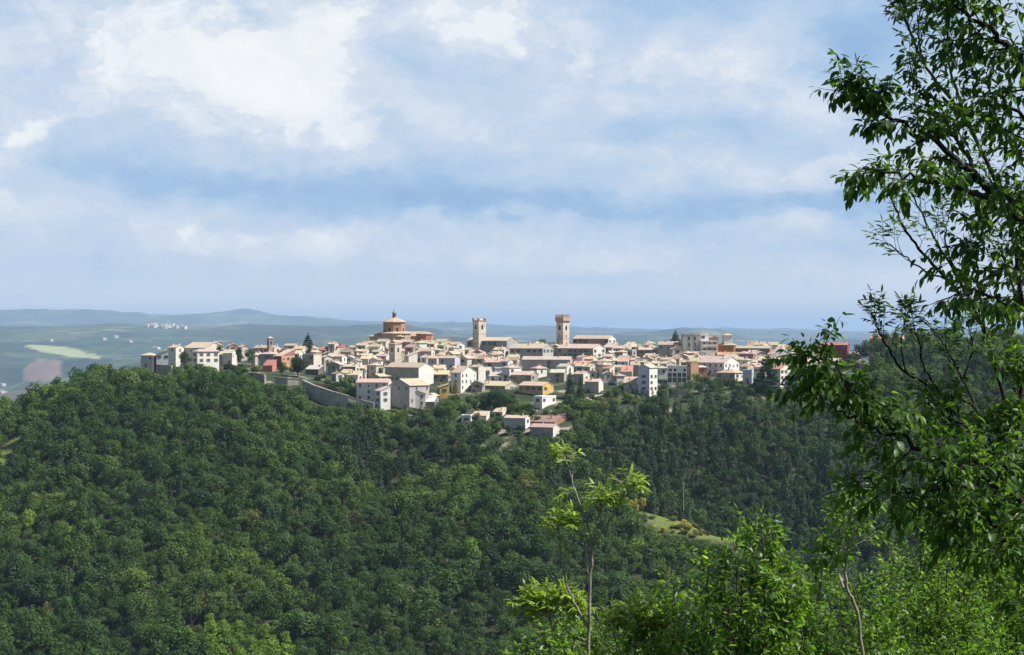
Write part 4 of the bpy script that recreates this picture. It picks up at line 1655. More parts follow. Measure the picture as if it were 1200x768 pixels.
H_(402.3, 416.5, 419, 428.5, 440, 'gy', 'stone', 'tan')
H_(412, 427.5, 430, 432, 443, 'gx', 'grey', 'tan')
H_(419.5, 427, 429, 424, 433, 'flat', 'bluish', 'grey')
H_(412.8, 434, 442.5, 413.8, 422, 'gx', 'stone', 'tan')
H_(386, 392, 397, 403.5, 411, 'gx', 'cream', 'tan')
H_(396, 402, 406, 406.8, 413, 'gx', 'red', 'red', "small reddish house just left of the domed church skyline")
H_(395, 403, 406, 412, 420, 'gx', 'purple', 'tan')
H_(408, 419, 425, 407.5, 414, 'gx', 'beige', 'pink')
H_(442, 450, 453, 411, 419, 'gy', 'dark', 'tan')
H_(432, 444, 456, 433.5, 441, 'gx', 'stone', 'tan')
# the convent group at the lower edge
H_(417.2, 455, 458, 448.5, 474.5, 'gx', 'white', 'straw', "long white three storey convent wing with rows of small windows at the lower edge", big=False, win=0.92, chim=0, style='plain', stone=False)
H_(438.6, 446.0, 457, 458.2, 481, 'sx', 'white', 'pink', "narrow sunlit stair block with dark arch in front of the white convent wing", win=0.85, chim=0)
H_(455, 479.8, 502, 452, 480.5, 'gy', 'grey', 'tan', "big grey gabled convent building with sunny right side and tan roof", win=0.42, chim=2, style='plain', stone=False)
H_(478.6, 480.2, 498.5, 461.8, 478.5, 'gx', 'cream', 'brown', "cream two row annex with small windows on the right of the grey convent", win=0.95, chim=0)
H_(449, 490.6, 507.2, 431, 452.5, 'gx', 'stone', 'straw', "long stone church with white sunlit gable end below the pale bell tower", name="stone_church", cat="church", win=0.0, wallR='white', chim=0)
H_(434, 444.3, 453.8, 441.3, 452, 'gy', 'grey', 'tan', "low house with two sunny windows left below the long stone church")
H_(454, 486, 489, 441.2, 450, 'sx', 'grey', 'tan')
# between church and centre
H_(505.6, 525, 528, 439, 450, 'gx', 'grey', 'straw', "long low house with straw roof right of the white church gable")
H_(512.5, 515.2, 526.5, 454.2, 465, 'sx', 'yellow', 'tan', "small yellow house half hidden behind a grey cypress")
H_(498, 509, 513.5, 464, 471, 'gy', 'grey', 'tan')
H_(497, 509, 511, 471, 478, 'sx', 'dark', 'pale', "dark open shed under the convent annex", name="shed", cat="shed", win=0)  # dark wall colour stands for the shade inside the open front
H_(528.5, 540, 557.8, 437, 461, 'gx', 'white', 'straw', "tall white house with dark red balcony roof above the garden trees", win=0.7)
H_(551, 560.5, 569, 430.5, 449, 'gx', 'grey', 'tan', wallR='cream')
H_(552, 565, 568, 449.5, 462, 'gy', 'grey', 'grey')
H_(573, 590, 594, 441, 449, 'sx', 'white', 'pale')
H_(579.6, 580.2, 588, 432, 443, 'flat', 'white', 'pale', "small white cube house with two windows above the low long roof")
H_(562, 592, 608, 452.5, 459, 'gx', 'beige', 'tan', "long low house with tan roof directly behind the dark tree clump")
H_(588, 597, 610, 431.5, 449, 'hip', 'bluish', 'tan', "dark sided house with bright right wall in the middle of town", wallR='white')
H_(599, 622.5, 631, 439.6, 449, 'gx', 'grey', 'pink')
H_(622, 629, 641, 432.3, 443, 'hip', 'grey', 'tan', wallR='white')
H_(645, 661, 664, 437, 449, 'gx', 'grey', 'straw')
H_(608, 636, 649, 452.3, 465, 'gx', 'tan', 'tan', "two storey house with tan front and bright yellow gable below the centre", wallR='yellow', win=0.9, stone=False)
H_(625, 635.3, 652, 465.8, 480, 'flat', 'white', 'pale', "flat roofed white house in front of the yellow gabled house", win=0.8)
H_(591, 615.5, 621.2, 490.3, 504, 'gx', 'grey', 'straw', "long house with straw roof and narrow white gable at the wood's edge", wallR='white')
H_(621.5, 648, 656, 501.2, 514, 'gx', 'grey', 'pink', "lowest house of the town, grey wall and pinkish roof above the trees", wallR='cream', win=0.25)
H_(622, 650, 667, 495, 501, 'gx', 'brick', 'brown', "long low brown roofed barn behind the lowest house", name="barn", cat="barn", win=0.2)
H_(545, 551.6, 553.5, 488, 496, 'flat', 'white', 'pale', "tiny white cube house at the left end of the lower terraces", win=0.4)
H_(553, 570, 574, 487.5, 494, 'sx', 'cream', 'straw', "low farm shed with pale uneven roof on the lower terraces", name="shed", cat="shed", win=0.2)
H_(578, 589, 594, 483, 489, 'sx', 'cream', 'straw', name="shed", cat="shed", win=0.2)
# skyline, centre
H_(546.5, 594, 607, 399.6, 414, 'gx', 'grey', 'straw', "long grey church with straw roof at the foot of the bell tower", name="long_church", cat="church", win=0.35, chim=0, rows=1, stone=False, big=True, depth=1158)
H_(508, 520, 529, 401, 408, 'gx', 'orange', 'pink')
H_(489, 506, 513, 402, 410, 'gx', 'cream', 'tan')
H_(536, 547, 558, 411, 420, 'gx', 'beige', 'tan')
H_(547.5, 551, 562, 411, 421, 'gx', 'white', 'pink')
H_(507.5, 531, 539, 414.5, 424, 'gx', 'dark', 'tan')
H_(513.5, 533, 539, 420, 437, 'gx', 'bluish', 'pink', "bluish grey palace with three tall dark windows in the middle of town", win=0.75, style='plain', stone=False, big=True)
H_(492, 500, 507, 419.3, 429, 'gx', 'white', 'tan')
H_(548, 558, 575, 420, 434, 'gx', 'grey', 'tan', wallR='cream')
H_(569, 588.5, 591, 424.8, 436, 'gx', 'cream', 'tan')
H_(597, 636, 649, 408.5, 421, 'gx', 'grey', 'pink', "long palace with a row of square windows left of the crenellated tower", win=0.85, rows=1, stone=False)
H_(612, 668, 671.5, 421.8, 432, 'gx', 'grey', 'tan', "very long plain grey building below the palace and the crenellated tower", win=0.3, stone=False)
H_(653.7, 695, 710.5, 408.5, 421, 'gx', 'grey', 'pink', "long stone palace with row of small windows and sunny gable, right of tower", wallR='cream', win=0.85, rows=2)
H_(672, 713, 722.5, 397.3, 410, 'gx', 'stone', 'pink', "highest roofed palace on the skyline right of the crenellated tower", wallR='white', win=0.5, depth=1166)
H_(672, 692, 695.5, 427.3, 436, 'gx', 'grey', 'orange', wallR='cream')
H_(673, 683.5, 691.5, 438.5, 452, 'gx', 'grey', 'pink', wallR='cream')
H_(701.5, 715, 731, 419.3, 428, 'gx', 'grey', 'tan', wallR='cream')
H_(713, 726, 730, 410, 420, 'sx', 'purple', 'pink')
H_(722, 738, 742, 409, 417, 'gx', 'beige', 'pink')
H_(731, 741, 746, 411, 427, 'flat', 'grey', 'grey')
H_(701, 706.8, 718, 428, 447, 'hip', 'grey', 'pale', wallR='cream')
H_(728, 740.5, 743, 435.8, 449, 'sx', 'bluish', 'orange')
H_(685.5, 701.5, 707.5, 447.6, 462, 'gx', 'stone', 'pink', "plain stone house with sunny right end above the steep light path", wallR='cream', win=0.2)
H_(707, 708, 715, 438, 452, 'gx', 'cream', 'tan')
H_(719, 723, 728.5, 441, 454, 'hip', 'cream', 'pink')
H_(731, 746, 748.5, 449, 461, 'sx', 'grey', 'pink', "low arcaded house with four bays beside the tall grey gabled house", win=1.0)
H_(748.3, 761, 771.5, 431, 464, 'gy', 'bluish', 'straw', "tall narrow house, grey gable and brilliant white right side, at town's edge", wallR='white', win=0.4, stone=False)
H_(771, 772, 777.5, 432, 446, 'hip', 'white', 'tan')
H_(740, 749, 752, 428, 446, 'gx', 'tan', 'straw')
H_(749, 792, 796.5, 410.3, 420.5, 'gx', 'grey', 'pink', "long low building with arcade and tan roof left of grey apartment block", win=0.9)
H_(771.6, 794, 797, 404.2, 411, 'gx', 'beige', 'tan', depth=1128)
H_(786.5, 788, 799.5, 409, 423, 'gx', 'cream', 'tan')
H_(767.5, 770, 786.5, 422.5, 431, 'gx', 'cream', 'pink')
H_(817, 818, 830.5, 392.4, 401, 'flat', 'white', 'pale', "white penthouse standing on top of the balcony block", name="penthouse", depth=1123, win=0.5)
H_(831, 832, 842, 396, 404, 'gx', 'orange', 'tan', depth=1130)
H_(812, 813, 821.5, 413, 425, 'flat', 'white', 'pale')
H_(805, 809.7, 817.6, 425.3, 447, 'flat', 'orange', 'pink', "tall orange house with dark left side behind a bright green tree", win=0.35)
H_(817, 818, 823.6, 431, 446, 'hip', 'red', 'pale', "small bright red house against the right side of the orange house", win=0.7)
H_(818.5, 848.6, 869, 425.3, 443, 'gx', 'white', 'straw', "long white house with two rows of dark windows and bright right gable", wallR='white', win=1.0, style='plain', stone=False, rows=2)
H_(841, 902, 907.5, 408.4, 415, 'gx', 'brick', 'straw', "very long brick building with straw roof at the right end of the skyline", win=0.8, rows=1, depth=1128)
H_(841, 860, 864, 405, 411, 'hip', 'brick', 'straw', depth=1134)
H_(847.6, 849, 854.6, 393.5, 402, 'hip', 'white', 'pink', "tiny white roof turret above the long brick building", name="roof_turret", cat="turret", win=0.4, chim=0, depth=1136)
H_(837, 866, 874.5, 416.5, 425, 'gx', 'pink', 'orange')
H_(870, 882.5, 886.5, 416, 433, 'flat', 'purple', 'pink')
H_(883, 886, 900.5, 415.5, 425, 'gx', 'cream', 'tan')
H_(900, 906, 928.5, 415.3, 429, 'gx', 'grey', 'tan')
H_(841, 861, 874.5, 437.5, 449, 'hip', 'stone', 'pink', "stone house with hipped pink roof and cream right face left of big cedar", wallR='cream')
H_(873, 881, 884.5, 435, 453, 'flat', 'bluish', 'grey')
H_(905, 914.5, 930.5, 432.5, 457, 'gx', 'cream', 'orange', "tall cream and brown house with orange roof right of the big cedar", win=0.5)
H_(929.5, 948, 952, 432.5, 458, 'flat', 'bluish', 'grey', "bluish grey building with glass front half hidden by near branches", win=0.9)
H_(960, 993, 997, 404.5, 422, 'gx', 'darkred', 'red', "wide dark red hall with red roof edge at the right of town", name="red_hall", cat="hall", win=0.35, stone=False, depth=1110)
H_(970, 984, 988, 423, 431, 'gx', 'cream', 'straw')
H_(1013, 1027, 1031, 425.5, 432, 'sx', 'white', 'pale', "pale roofed shed among trees right of the dark red hall", name="shed", cat="shed")
H_(1021, 1040, 1046, 396.8, 406, 'gx', 'orange', 'orange', "orange roofed house on the wooded hill behind the near branches, left one", depth=1128)
H_(1044, 1058, 1062, 396, 405, 'gx', 'cream', 'orange', "orange roofed cream house on the wooded hill, middle of three", depth=1134)
H_(1083, 1094, 1099, 399, 408, 'gx', 'pink', 'orange', "orange roofed house on the wooded hill, furthest right of three", depth=1120)
H_(1108, 1120, 1126, 428, 436, 'gx', 'pink', 'pale', "pale house among trees far right behind the near branches", depth=1060)

# roofs packed in front of the domed church
for a_, b_, c_, e_, rf_, w_, r_, d_ in ((424, 436, 443, 402.0, 'gx', 'stone', 'pink', 1144), (440, 452, 459, 400.6, 'gx', 'cream', 'tan', 1147), (457, 463, 471, 401.5, 'gy', 'beige', 'pink', 1140), (468, 481, 487, 401.0, 'gx', 'stone', 'tan', 1146),
                                        (484, 491, 500, 402.4, 'hip', 'white', 'tan', 1142), (497, 509, 516, 403.2, 'gx', 'cream', 'pink', 1144), (512, 520, 530, 405.0, 'gx', 'beige', 'tan', 1138), (432, 445, 450, 406.5, 'gx', 'cream', 'tan', 1125),
                                        (474, 484, 492, 407.0, 'gx', 'stone', 'pink', 1122), (416, 428, 434, 405.0, 'gx', 'beige', 'tan', 1138)):
    H_(a_, b_, c_, e_, 416, rf_, w_, r_, depth=d_)


def prune_hidden():
    """houses that stand wholly behind nearer ones are left out"""
    for h in list(HOUSES):
        if h['label']:
            continue
        rise = 0.2 * min(h['W'], h['D']) * FP / h['cy']
        seen = tot = 0
        for i in range(9):
            for j in range(6):
                x = h['pl'] + (h['pr'] - h['pl']) * (i + .5) / 9
                y = h['eave'] - rise + (rise + (h['base'] - h['eave']) * .7) * (j + .5) / 6
                tot += 1
                for q in HOUSES:
                    if q is not h and q['cy'] < h['cy'] - 1 and q['pl'] < x < q['pr'] and y > q['eave'] - 0.1 * min(q['W'], q['D']) * FP / q['cy']:
                        break
                else:
                    seen += 1
        if seen < 0.24 * tot:
            HOUSES.remove(h)
            for c in list(h['o'].children_recursive):
                bpy.data.objects.remove(c)
            bpy.data.objects.remove(h['o'])


def fillers():
    """the many small roofs between the houses read off the photo"""
    r = random.Random(77)
    count = 0
    rows = ((452, 388, 404), (449, 386, 416), (446, 505, 600), (447, 690, 745), (443, 386, 448), (441, 505, 800), (438, 360, 452), (436, 500, 905), (433, 350, 455), (432, 500, 905), (429, 340, 460), (428, 470, 920),
            (425, 320, 520), (424, 470, 930), (421.5, 320, 800), (420, 330, 930), (418, 330, 560), (417, 540, 930), (415.5, 330, 900), (414, 350, 520))
    rows += ((428, 200, 262), (422, 262, 300), (419, 186, 300), (417, 262, 300), (444, 868, 960), (436, 900, 960), (426, 905, 1000))
    for base, lo, hi in rows:
        px = lo + r.uniform(0, 6)
        while px < hi:
            w = r.uniform(10, 20)
            b = base + r.uniform(-1.3, 1.3)
            fr = r.choice([r.uniform(0.5, 0.85), r.uniform(.3, .7)])
            hpx = r.uniform(10, 16) if b > 424 else (r.uniform(9, 14) if b > 417 else r.uniform(8, 11.5))
            pm = px + w * fr
            C = on_ground(pm, b)
            ok = True
            for h in HOUSES:
                dx, dy = abs(h['cx'] - C.x), abs(h['cy'] - C.y - 3)
                if dx < 0.33 * (min(h['W'], 16) + 7) and dy < 0.26 * (h['D'] + 7):
                    ok = False
                    break
                # keep what the photo shows in front free: a house read off the photo stays in view
                if h.get('label') and C.y < h['cy'] and h['pl'] - w + 2 < px < h['pr'] - 2 and b - hpx - 2 < h['base'] - 0.42 * (h['base'] - h['eave']) and b > h['eave']:
                    ok = False
                    break
            if ok:
                wall = r.choice(['cream', 'beige', 'stone', 'grey', 'white', 'stone', 'cream', 'cream', 'beige', 'white'])
                rc = r.choice(['tan', 'tan', 'pink', 'straw', 'pink', 'tan', 'brown', 'tan'])
                roof = r.choice(['gx', 'gx', 'gy', 'hip', 'sx', 'gx'])
                house(px, pm, px + w, b - hpx, b, roof, wall, rc, wallR=('cream' if wall in ('stone', 'grey') and r.random() < .5 else None))  # some grey and stone houses get the painted sunlit tone too
                count += 1
            px += w * r.uniform(0.55, 0.9)
    prune_hidden()
    print("FILLERS", count, "HOUSES", len(HOUSES))


fillers()

# ---- labels that single out each house -------------------------------------------------
MARKS = [("the domed church", 462, 388), ("the bell tower", 561, 388), ("the crenellated tower", 660, 390), ("the pale bell tower", 463, 415), ("the grey apartment block", 810, 405),
         ("the big cedar", 898, 440), ("the yellow gabled house", 640, 458), ("the tall white-sided house", 760, 447), ("the long stone church", 480, 440),
         ("the left cedar", 360, 405), ("the small bell turret", 316, 400), ("the white convent wing", 435, 460), ("the bluish palace", 526, 428), ("the twin conifers", 670, 448), ("the tall white house", 545, 448),
         ("the orange house", 812, 436), ("the hipped end house", 172, 424), ("the dark red hall", 978, 412)]
ORD = ['nearest', 'second', 'third', 'fourth', 'fifth', 'sixth', 'seventh', 'eighth', 'ninth', 'tenth', 'eleventh', 'twelfth', 'thirteenth', 'fourteenth', 'fifteenth', 'sixteenth']
WALLWORD = {'cream': 'cream', 'white': 'white', 'beige': 'beige', 'grey': 'grey', 'stone': 'stone', 'pink': 'pink', 'yellow': 'yellow', 'tan': 'tan', 'orange': 'orange', 'red': 'red',
            'purple': 'dark pink', 'brick': 'brick', 'bluish': 'bluish', 'darkred': 'dark red', 'dark': 'dark walled'}


def label_houses():
    lots = {}
    for h in HOUSES:
        tag(h['o'], h['label'], h['cat'], h['group'])
        if h['label']:
            continue
        best = min(MARKS, key=lambda m: math.hypot(h['px'] - m[1], (h['py'] - m[2]) * 1.6))
        dx, dy = h['px'] - best[1], (h['py'] - best[2]) * 1.6
        if abs(dx) > abs(dy):
            d = 'right of' if dx > 0 else 'left of'
        else:
            d = 'below' if dy > 0 else 'above'
        lots.setdefault((best[0], d, WALLWORD[h['wall']]), []).append((math.hypot(dx, dy), h))
    for (mk, d, w), hs in lots.items():
        hs.sort(key=lambda t: t[0])
        for i, (_, h) in enumerate(hs):
            size = 'tall' if h['H'] > 7.5 and h['H'] > h['W'] * 0.9 else ('long' if h['W'] > 13 else 'small')
            rw = 'flat' if h['roof'] == 'flat' else ROOFWORD[h['rc']]
            art = 'nearest ' if i == 0 and len(hs) > 1 else (ORD[min(i, 15)] + ' ' if i else '')
            h['o']["label"] = f"{size} {w} house with {rw} roof, {art}{'such ' if art else ''}{d} {mk}"


label_houses()

# ------------------------------------------------------------------ trees and walls in and around the town
TREE_CACHE = {}


def garden_tree(px, base, hp, rp, kind='round', mat='leaf_dark', label=None, name=None, size=0.5, depth=None, dens=0.8, group=None, cat="tree"):
    C = on_ground(px, base)
    if depth:
        C = Vector((px_world(px, depth), depth, (384 - base) / FP * depth))
    s = C.y / FP
    h, r = hp * s, rp * s
    key = (kind, mat, round(h / r, 1), round(r), size)
    seed = len(TREE_CACHE) + 300
    if key in TREE_CACHE:
        tm, cm, r0 = TREE_CACHE[key]
        sc_ = r / r0
    else:
        bs_ = {'round': .22, 'tall': .2, 'wide': .22, 'conifer': .08, 'cedar': .12, 'cypress': .06}[kind]
        tm, cm = tree_meshes(kind, r, h, h * bs_, mat, size, dens, seed, split=True)
        TREE_CACHE[key] = (tm, cm, r)
        sc_ = 1.0
    root = empty(name or {'conifer': 'conifer_tree', 'cedar': 'cedar_tree', 'cypress': 'cypress_tree'}.get(kind, 'broadleaf_tree'), (C.x, C.y, C.z - 0.2), rng.uniform(0, 6.28))
    root.scale = (sc_, sc_, sc_)
    for nm, me in (("trunk", tm), ("crown", cm)):
        link(bpy.data.objects.new(nm, me), root)
    tag(root, label, cat, group)
    return root


# (place, foot, height, half width in photo pixels, shape, leaf, label)
T_ = garden_tree
T_(361, 424, 33, 10.5, 'cedar', 'leaf_conifer', "dark layered cedar rising above the roofs at the left of town")
T_(898.5, 464, 50, 18, 'cedar', 'leaf_conifer', "huge dark cedar with layered boughs in front of the right end of town", dens=1.0)
T_(791.5, 404, 18, 9, 'conifer', 'leaf_conifer', "dark pointed fir on the skyline left of the grey apartment block", depth=1135)
T_(668, 467, 37, 7.5, 'conifer', 'leaf_conifer', "taller of the twin dark conifers below the crenellated tower")
T_(680.5, 466, 28, 6, 'conifer', 'leaf_conifer', "shorter of the twin dark conifers below the crenellated tower")
T_(533.5, 472, 26, 4.5, 'cypress', 'leaf_olive', "tall grey green cypress beside the small yellow house")
T_(525, 499, 30, 17, 'wide', 'leaf_broad', "broad bright green tree at the wood's edge below the white tall house", dens=1.0)
T_(512, 494, 17, 9, 'round', 'leaf_dark', "dark round tree pressed against the left of the broad bright green tree")
T_(583, 483, 27, 16, 'wide', 'leaf_dark', "largest dark tree of the clump below the low long tan roof", dens=1.0)
T_(600, 481, 20, 10, 'round', 'leaf_dark', "dark tree on the right of the clump below the low long tan roof", dens=1.0)
T_(568, 481, 22, 9, 'round', 'leaf_broad', "green tree on the left of the clump below the low long tan roof", dens=1.0)
T_(816, 450, 13, 8, 'round', 'leaf_lime', "vivid yellow green tree in front of the orange house")
T_(217, 431, 19, 9, 'wide', 'leaf_dark', "dark bushy tree between the houses at the left end of town")
T_(258.5, 428, 24, 5.5, 'tall', 'leaf_dark', "tall dark tree right of the bright white three storey house")
T_(280, 429, 22, 7, 'round', 'leaf_dark', "dark tree, left one of the pair below the pinkish roofs")
T_(292, 429, 21, 8, 'round', 'leaf_dark', "dark tree, right one of the pair below the pinkish roofs")
T_(301, 438, 10, 6.5, 'round', 'leaf_lime', "small light green tree in the garden beside the gabled cream house")
T_(330, 442, 19, 7.5, 'round', 'leaf_dark', "smaller dark tree in front of the dark pink and orange house")
T_(349, 445, 27, 12.5, 'wide', 'leaf_dark', "big dark tree left of the flat topped grey house", dens=1.0)
T_(727, 458, 12, 5, 'round', 'leaf_lime', "small light green tree by the narrow cream chimney house")
for i, (px, b, h) in enumerate([(745, 468, 12), (752, 469, 14), (758, 469, 12), (765, 470, 13)]):
    T_(px, b, h, 2.2, 'cypress', 'leaf_conifer', ["slim dark cypress, leftmost of four below the tall narrow house", "slim dark cypress, second of four below the tall narrow house",
       "slim dark cypress, third of four below the tall narrow house", "slim dark cypress, rightmost of four below the tall narrow house"][i], group="slim cypresses at the wood's edge")
GARDEN = [
    ((372, 449, 9, 6), (384, 455, 10, 6), (394, 459, 13, 7), (403, 458, 16, 7), (410, 464, 14, 7), (419, 468, 13, 6), (400, 448, 8, 5), (411, 452, 10, 5), (378, 444, 6, 5), (425, 462, 10, 5)),
    ((545, 486, 15, 8), (553, 480, 13, 7), (562, 488, 9, 6), (609, 485, 10, 6), (575, 490, 8, 6), (557, 498, 13, 8), (600, 497, 8, 6), (626, 487, 7, 5), (660, 488, 14, 8), (672, 484, 13, 8),
     (650, 490, 9, 6), (640, 486, 6, 5), (684, 478, 13, 8), (657, 478, 7, 6), (694, 470, 9, 6), (560, 472, 9, 6), (690, 481, 12, 7), (610, 508, 10, 7), (580, 507, 12, 8), (566, 505, 12, 8), (596, 510, 12, 7), (676, 473, 8, 6), (630, 495, 7, 5)),
    ((712, 468, 9, 6), (733, 468, 9, 6), (722, 466, 10, 6), (775, 468, 11, 7), (786, 464, 9, 7), (797, 462, 9, 7), (808, 459, 12, 8), (826, 453, 12, 8), (836, 460, 15, 9), (846, 458, 13, 8), (857, 459, 16, 10), (868, 464, 14, 8),
     (878, 466, 12, 8), (915, 467, 11, 7), (926, 464, 10, 7), (938, 466, 12, 8), (950, 468, 12, 8), (780, 473, 9, 7), (820, 463, 14, 8), (805, 470, 11, 8), (738, 460, 6, 4), (703, 474, 9, 7), (762, 474, 9, 6), (884, 458, 10, 7)),
    ((1003, 432, 32, 9), (1014, 430, 36, 11), (1026, 427, 34, 10), (1038, 422, 30, 10), (996, 434, 22, 8), (1050, 418, 26, 9), (1064, 414, 32, 11), (1075, 412, 24, 10), (1046, 428, 22, 9), (1020, 440, 20, 10), (984, 440, 14, 8), (968, 446, 14, 8), (956, 442, 11, 7),
     (1090, 416, 16, 9), (1104, 412, 26, 11), (1010, 452, 22, 11), (990, 456, 18, 10), (975, 458, 15, 9), (1032, 448, 26, 12)),
]
GLAB = ["low green garden tree among the walls between the left houses and the white convent", "garden tree on the terraces around the yellow gabled house and the lower houses",
        "green tree at the foot of the houses along the right front edge of town", "dark tree on the knoll right of the dark red hall, behind the near branches"]
gr = random.Random(5)
for gi_, lst in enumerate(GARDEN):
    for (px, b, h, r_) in lst:
        T_(px, b, h * gr.uniform(.9, 1.15), r_ * gr.uniform(.85, 1.1), gr.choice(['round', 'wide', 'round', 'tall'] if gi_ != 3 else ['conifer', 'round', 'tall', 'conifer']),
           gr.choice(['leaf_dark', 'leaf_broad', 'leaf_broad', 'leaf_dark', 'leaf_olive' if gi_ == 0 else 'leaf_dark']) if gi_ != 3 else 'leaf_dark', GLAB[gi_],
           group=["garden trees left of the convent", "garden trees on the lower terraces", "trees along the right front edge", "trees on the right knoll"][gi_])

# scattered growth on the banks between the lowest houses and the wood
er = random.Random(88)
made = 0
for _ in range(12000):
    if made >= 240:
        break
    px = er.uniform(386, 958) if er.random() < .8 else er.uniform(192, 300)
    fb = float(np.interp(px, [a for a, b in CANOPY], [b for a, b in CANOPY]))
    b = fb + er.uniform(-22, 10)
    C = on_ground(px, b)
    if C.y > (1012 if px > 386 else 1050):
        continue
    h, r_ = er.uniform(5, 14), er.uniform(4, 9)
    r_ = min(r_, h * .8)
    s_ = C.y / FP
    bad = False
    for q in HOUSES:
        if math.hypot(q['cx'] - C.x, q['cy'] - C.y) < 0.5 * math.hypot(q['W'], q['D']) + r_ * s_ * .6:
            bad = True
            break
        if q['pl'] - r_ * .6 < px < q['pr'] + r_ * .6 and C.y < q['cy'] and b - h < q['base'] - 3.0:
            bad = True
            break
    if bad:
        continue
    T_(px, b + .5, h, r_, er.choice(['round', 'wide', 'round', 'tall']), er.choice(['leaf_dark', 'leaf_broad', 'leaf_broad', 'leaf_dark', 'leaf_olive', 'leaf_lime'] if er.random() < .5 else ['leaf_broad', 'leaf_dark']),
       "leafy tree on the green bank between the lowest houses and the wood" if px > 386 else "leafy tree on the bank just below the leftmost houses of the town", group="trees on the bank below the houses" if px > 386 else "trees below the leftmost houses")
    made += 1


def town_wall(name, pts, label, col, th=1.0):
    """masonry wall through (place, top, foot) read off the photo"""
    P = []
    for px, top, foot in pts:
        C = on_ground(px, foot)
        P.append((C, (foot - top) * C.y / FP))
    o = P[0][0]
    root = empty(name, o)
    mb, cap = MB(), MB()
    for (A, ha), (B, hb) in zip(P[:-1], P[1:]):
        d = (B - A).normalized()
        n = Vector((-d.y, d.x, 0)) * th
        a, b = A - o, B - o
        v = [(a.x, a.y, a.z - 4), (b.x, b.y, b.z - 4), (b.x + n.x, b.y + n.y, b.z - 4), (a.x + n.x, a.y + n.y, a.z - 4),
             (a.x, a.y, a.z + ha), (b.x, b.y, b.z + hb), (b.x + n.x, b.y + n.y, b.z + hb), (a.x + n.x, a.y + n.y, a.z + ha)]
        fs = [(4, 5, 6, 7), (0, 1, 5, 4), (1, 2, 6, 5), (2, 3, 7, 6), (3, 0, 4, 7)]
        mb.hull(v, fs)
        n2 = n.normalized() * .18
        c = [(a.x - n2.x, a.y - n2.y, a.z + ha + .004), (b.x - n2.x, b.y - n2.y, b.z + hb + .004), (b.x + n.x + n2.x, b.y + n.y + n2.y, b.z + hb + .004), (a.x + n.x + n2.x, a.y + n.y + n2.y, a.z + ha + .004)]
        cap.hull(c + [(p[0], p[1], p[2] + .3) for p in c], [(3, 2, 1, 0), (4, 5, 6, 7), (0, 1, 5, 4), (1, 2, 6, 5), (2, 3, 7, 6), (3, 0, 4, 7)])
    mb.build("wall_face", MAT['stone'], root, color=col)
    cap.build("coping", MAT['stone'], root, color=tuple(c * 0.8 for c in col))
    tag(root, label, "wall", None, "thing")
    return root


town_wall("city_wall", [(183, 428, 443), (201, 429, 443)], "short grey stone bastion wall under the houses at the left end", (0.46, 0.44, 0.41))
town_wall("city_wall", [(294, 437, 447), (310, 439.5, 452)], "short grey retaining wall below the gabled cream house in the left gardens", (0.46, 0.44, 0.41))
town_wall("city_wall", [(354, 446, 462), (367, 452, 472), (388, 459, 479), (408, 464.5, 483), (422, 469, 483), (438, 473, 485)], "tall sloping city wall running down to the white convent", (0.50, 0.48, 0.45))
town_wall("city_wall", [(322, 442.5, 454), (337, 444, 456), (350, 445, 456)], "low grey retaining wall below the big dark tree in the left gardens", (0.46, 0.44, 0.41))
town_wall("garden_wall", [(366, 449, 455), (386, 452, 458), (404, 458, 463)], "low brownish garden wall above the tall sloping city wall", (0.40, 0.30, 0.23), .5)
town_wall("garden_wall", [(545, 495, 500), (572, 494.5, 499), (592, 496, 501)], "pale low terrace wall below the tiny white cube house", (0.46, 0.40, 0.32), .5)
town_wall("garden_wall", [(636, 491, 495), (652, 488, 492), (668, 484, 489)], "light terrace wall climbing right of the flat roofed white house", (0.50, 0.42, 0.34), .5)
town_wall("garden_wall", [(784, 456, 463), (795, 457, 464), (806, 459, 465)], "pale retaining wall below the glazed white house", (0.48, 0.46, 0.44), .6)
town_wall("garden_wall", [(480, 478, 484), (496, 480.5, 486)], "grey wall at the foot of the cream convent annex", (0.42, 0.42, 0.42), .6)


def step_path():
    """light stepped path climbing between the trees and the stone house"""
    pts = [(688, 468), (696, 465), (704, 463), (711, 460), (715, 456), (717, 452)]
    P = [on_ground(a, b) for a, b in pts]
    mb = MB()
    for A, B in zip(P[:-1], P[1:]):
        d = (B - A)
        n = Vector((-d.y, d.x, 0)).normalized() * 1.6
        v = [A - n, B - n, B + n, A + n]
        lo = [(p.x, p.y, p.z - 1.5) for p in v]
        hi = [(p.x, p.y, p.z + 0.35) for p in v]
        mb.hull(lo + hi, [(4, 5, 6, 7), (0, 1, 5, 4), (1, 2, 6, 5), (2, 3, 7, 6), (3, 0, 4, 7)])
    o = mb.build("path", MAT['stone'], color=(0.60, 0.56, 0.50))
    tag(o, "light stone path climbing to the houses", None, None, 'structure')


step_path()


def utility_pole(px, foot, top, label, y):
    s = y / FP
    x = px_world(px, y)
    z = (384 - foot) * s
    h = (foot - top) * s
    root = empty("utility_pole", (x, y, z))
    p = MB()
    p.tube([(0, 0, -3), (0, 0, h)], 0.17, 0.11, 8)
    p.build("post", MAT['pole_wood'], root)
    c = MB()
    c.box(-.65, .65, -.06, .06, h - .55, h - .42)
    co = c.build("crossarm", MAT['pole_wood'], root)
    for u in (-.55, 0, .55):
        q = MB()
        q.tube([(u, 0, h - .42), (u, 0, h - .2)], .05, .05, 6)
        q.build("insulator", MAT['far_wall'], co)
    tag(root, label, "pole")


utility_pole(801, 590, 566, "pale utility pole standing on the grassy spur beside the dark wood", 838)
utility_pole(673.5, 536, 521, "faint utility pole among the trees below the lowest house", 902)
utility_pole(887, 612, 602, "small utility pole near the lower end of the grassy spur", 812)

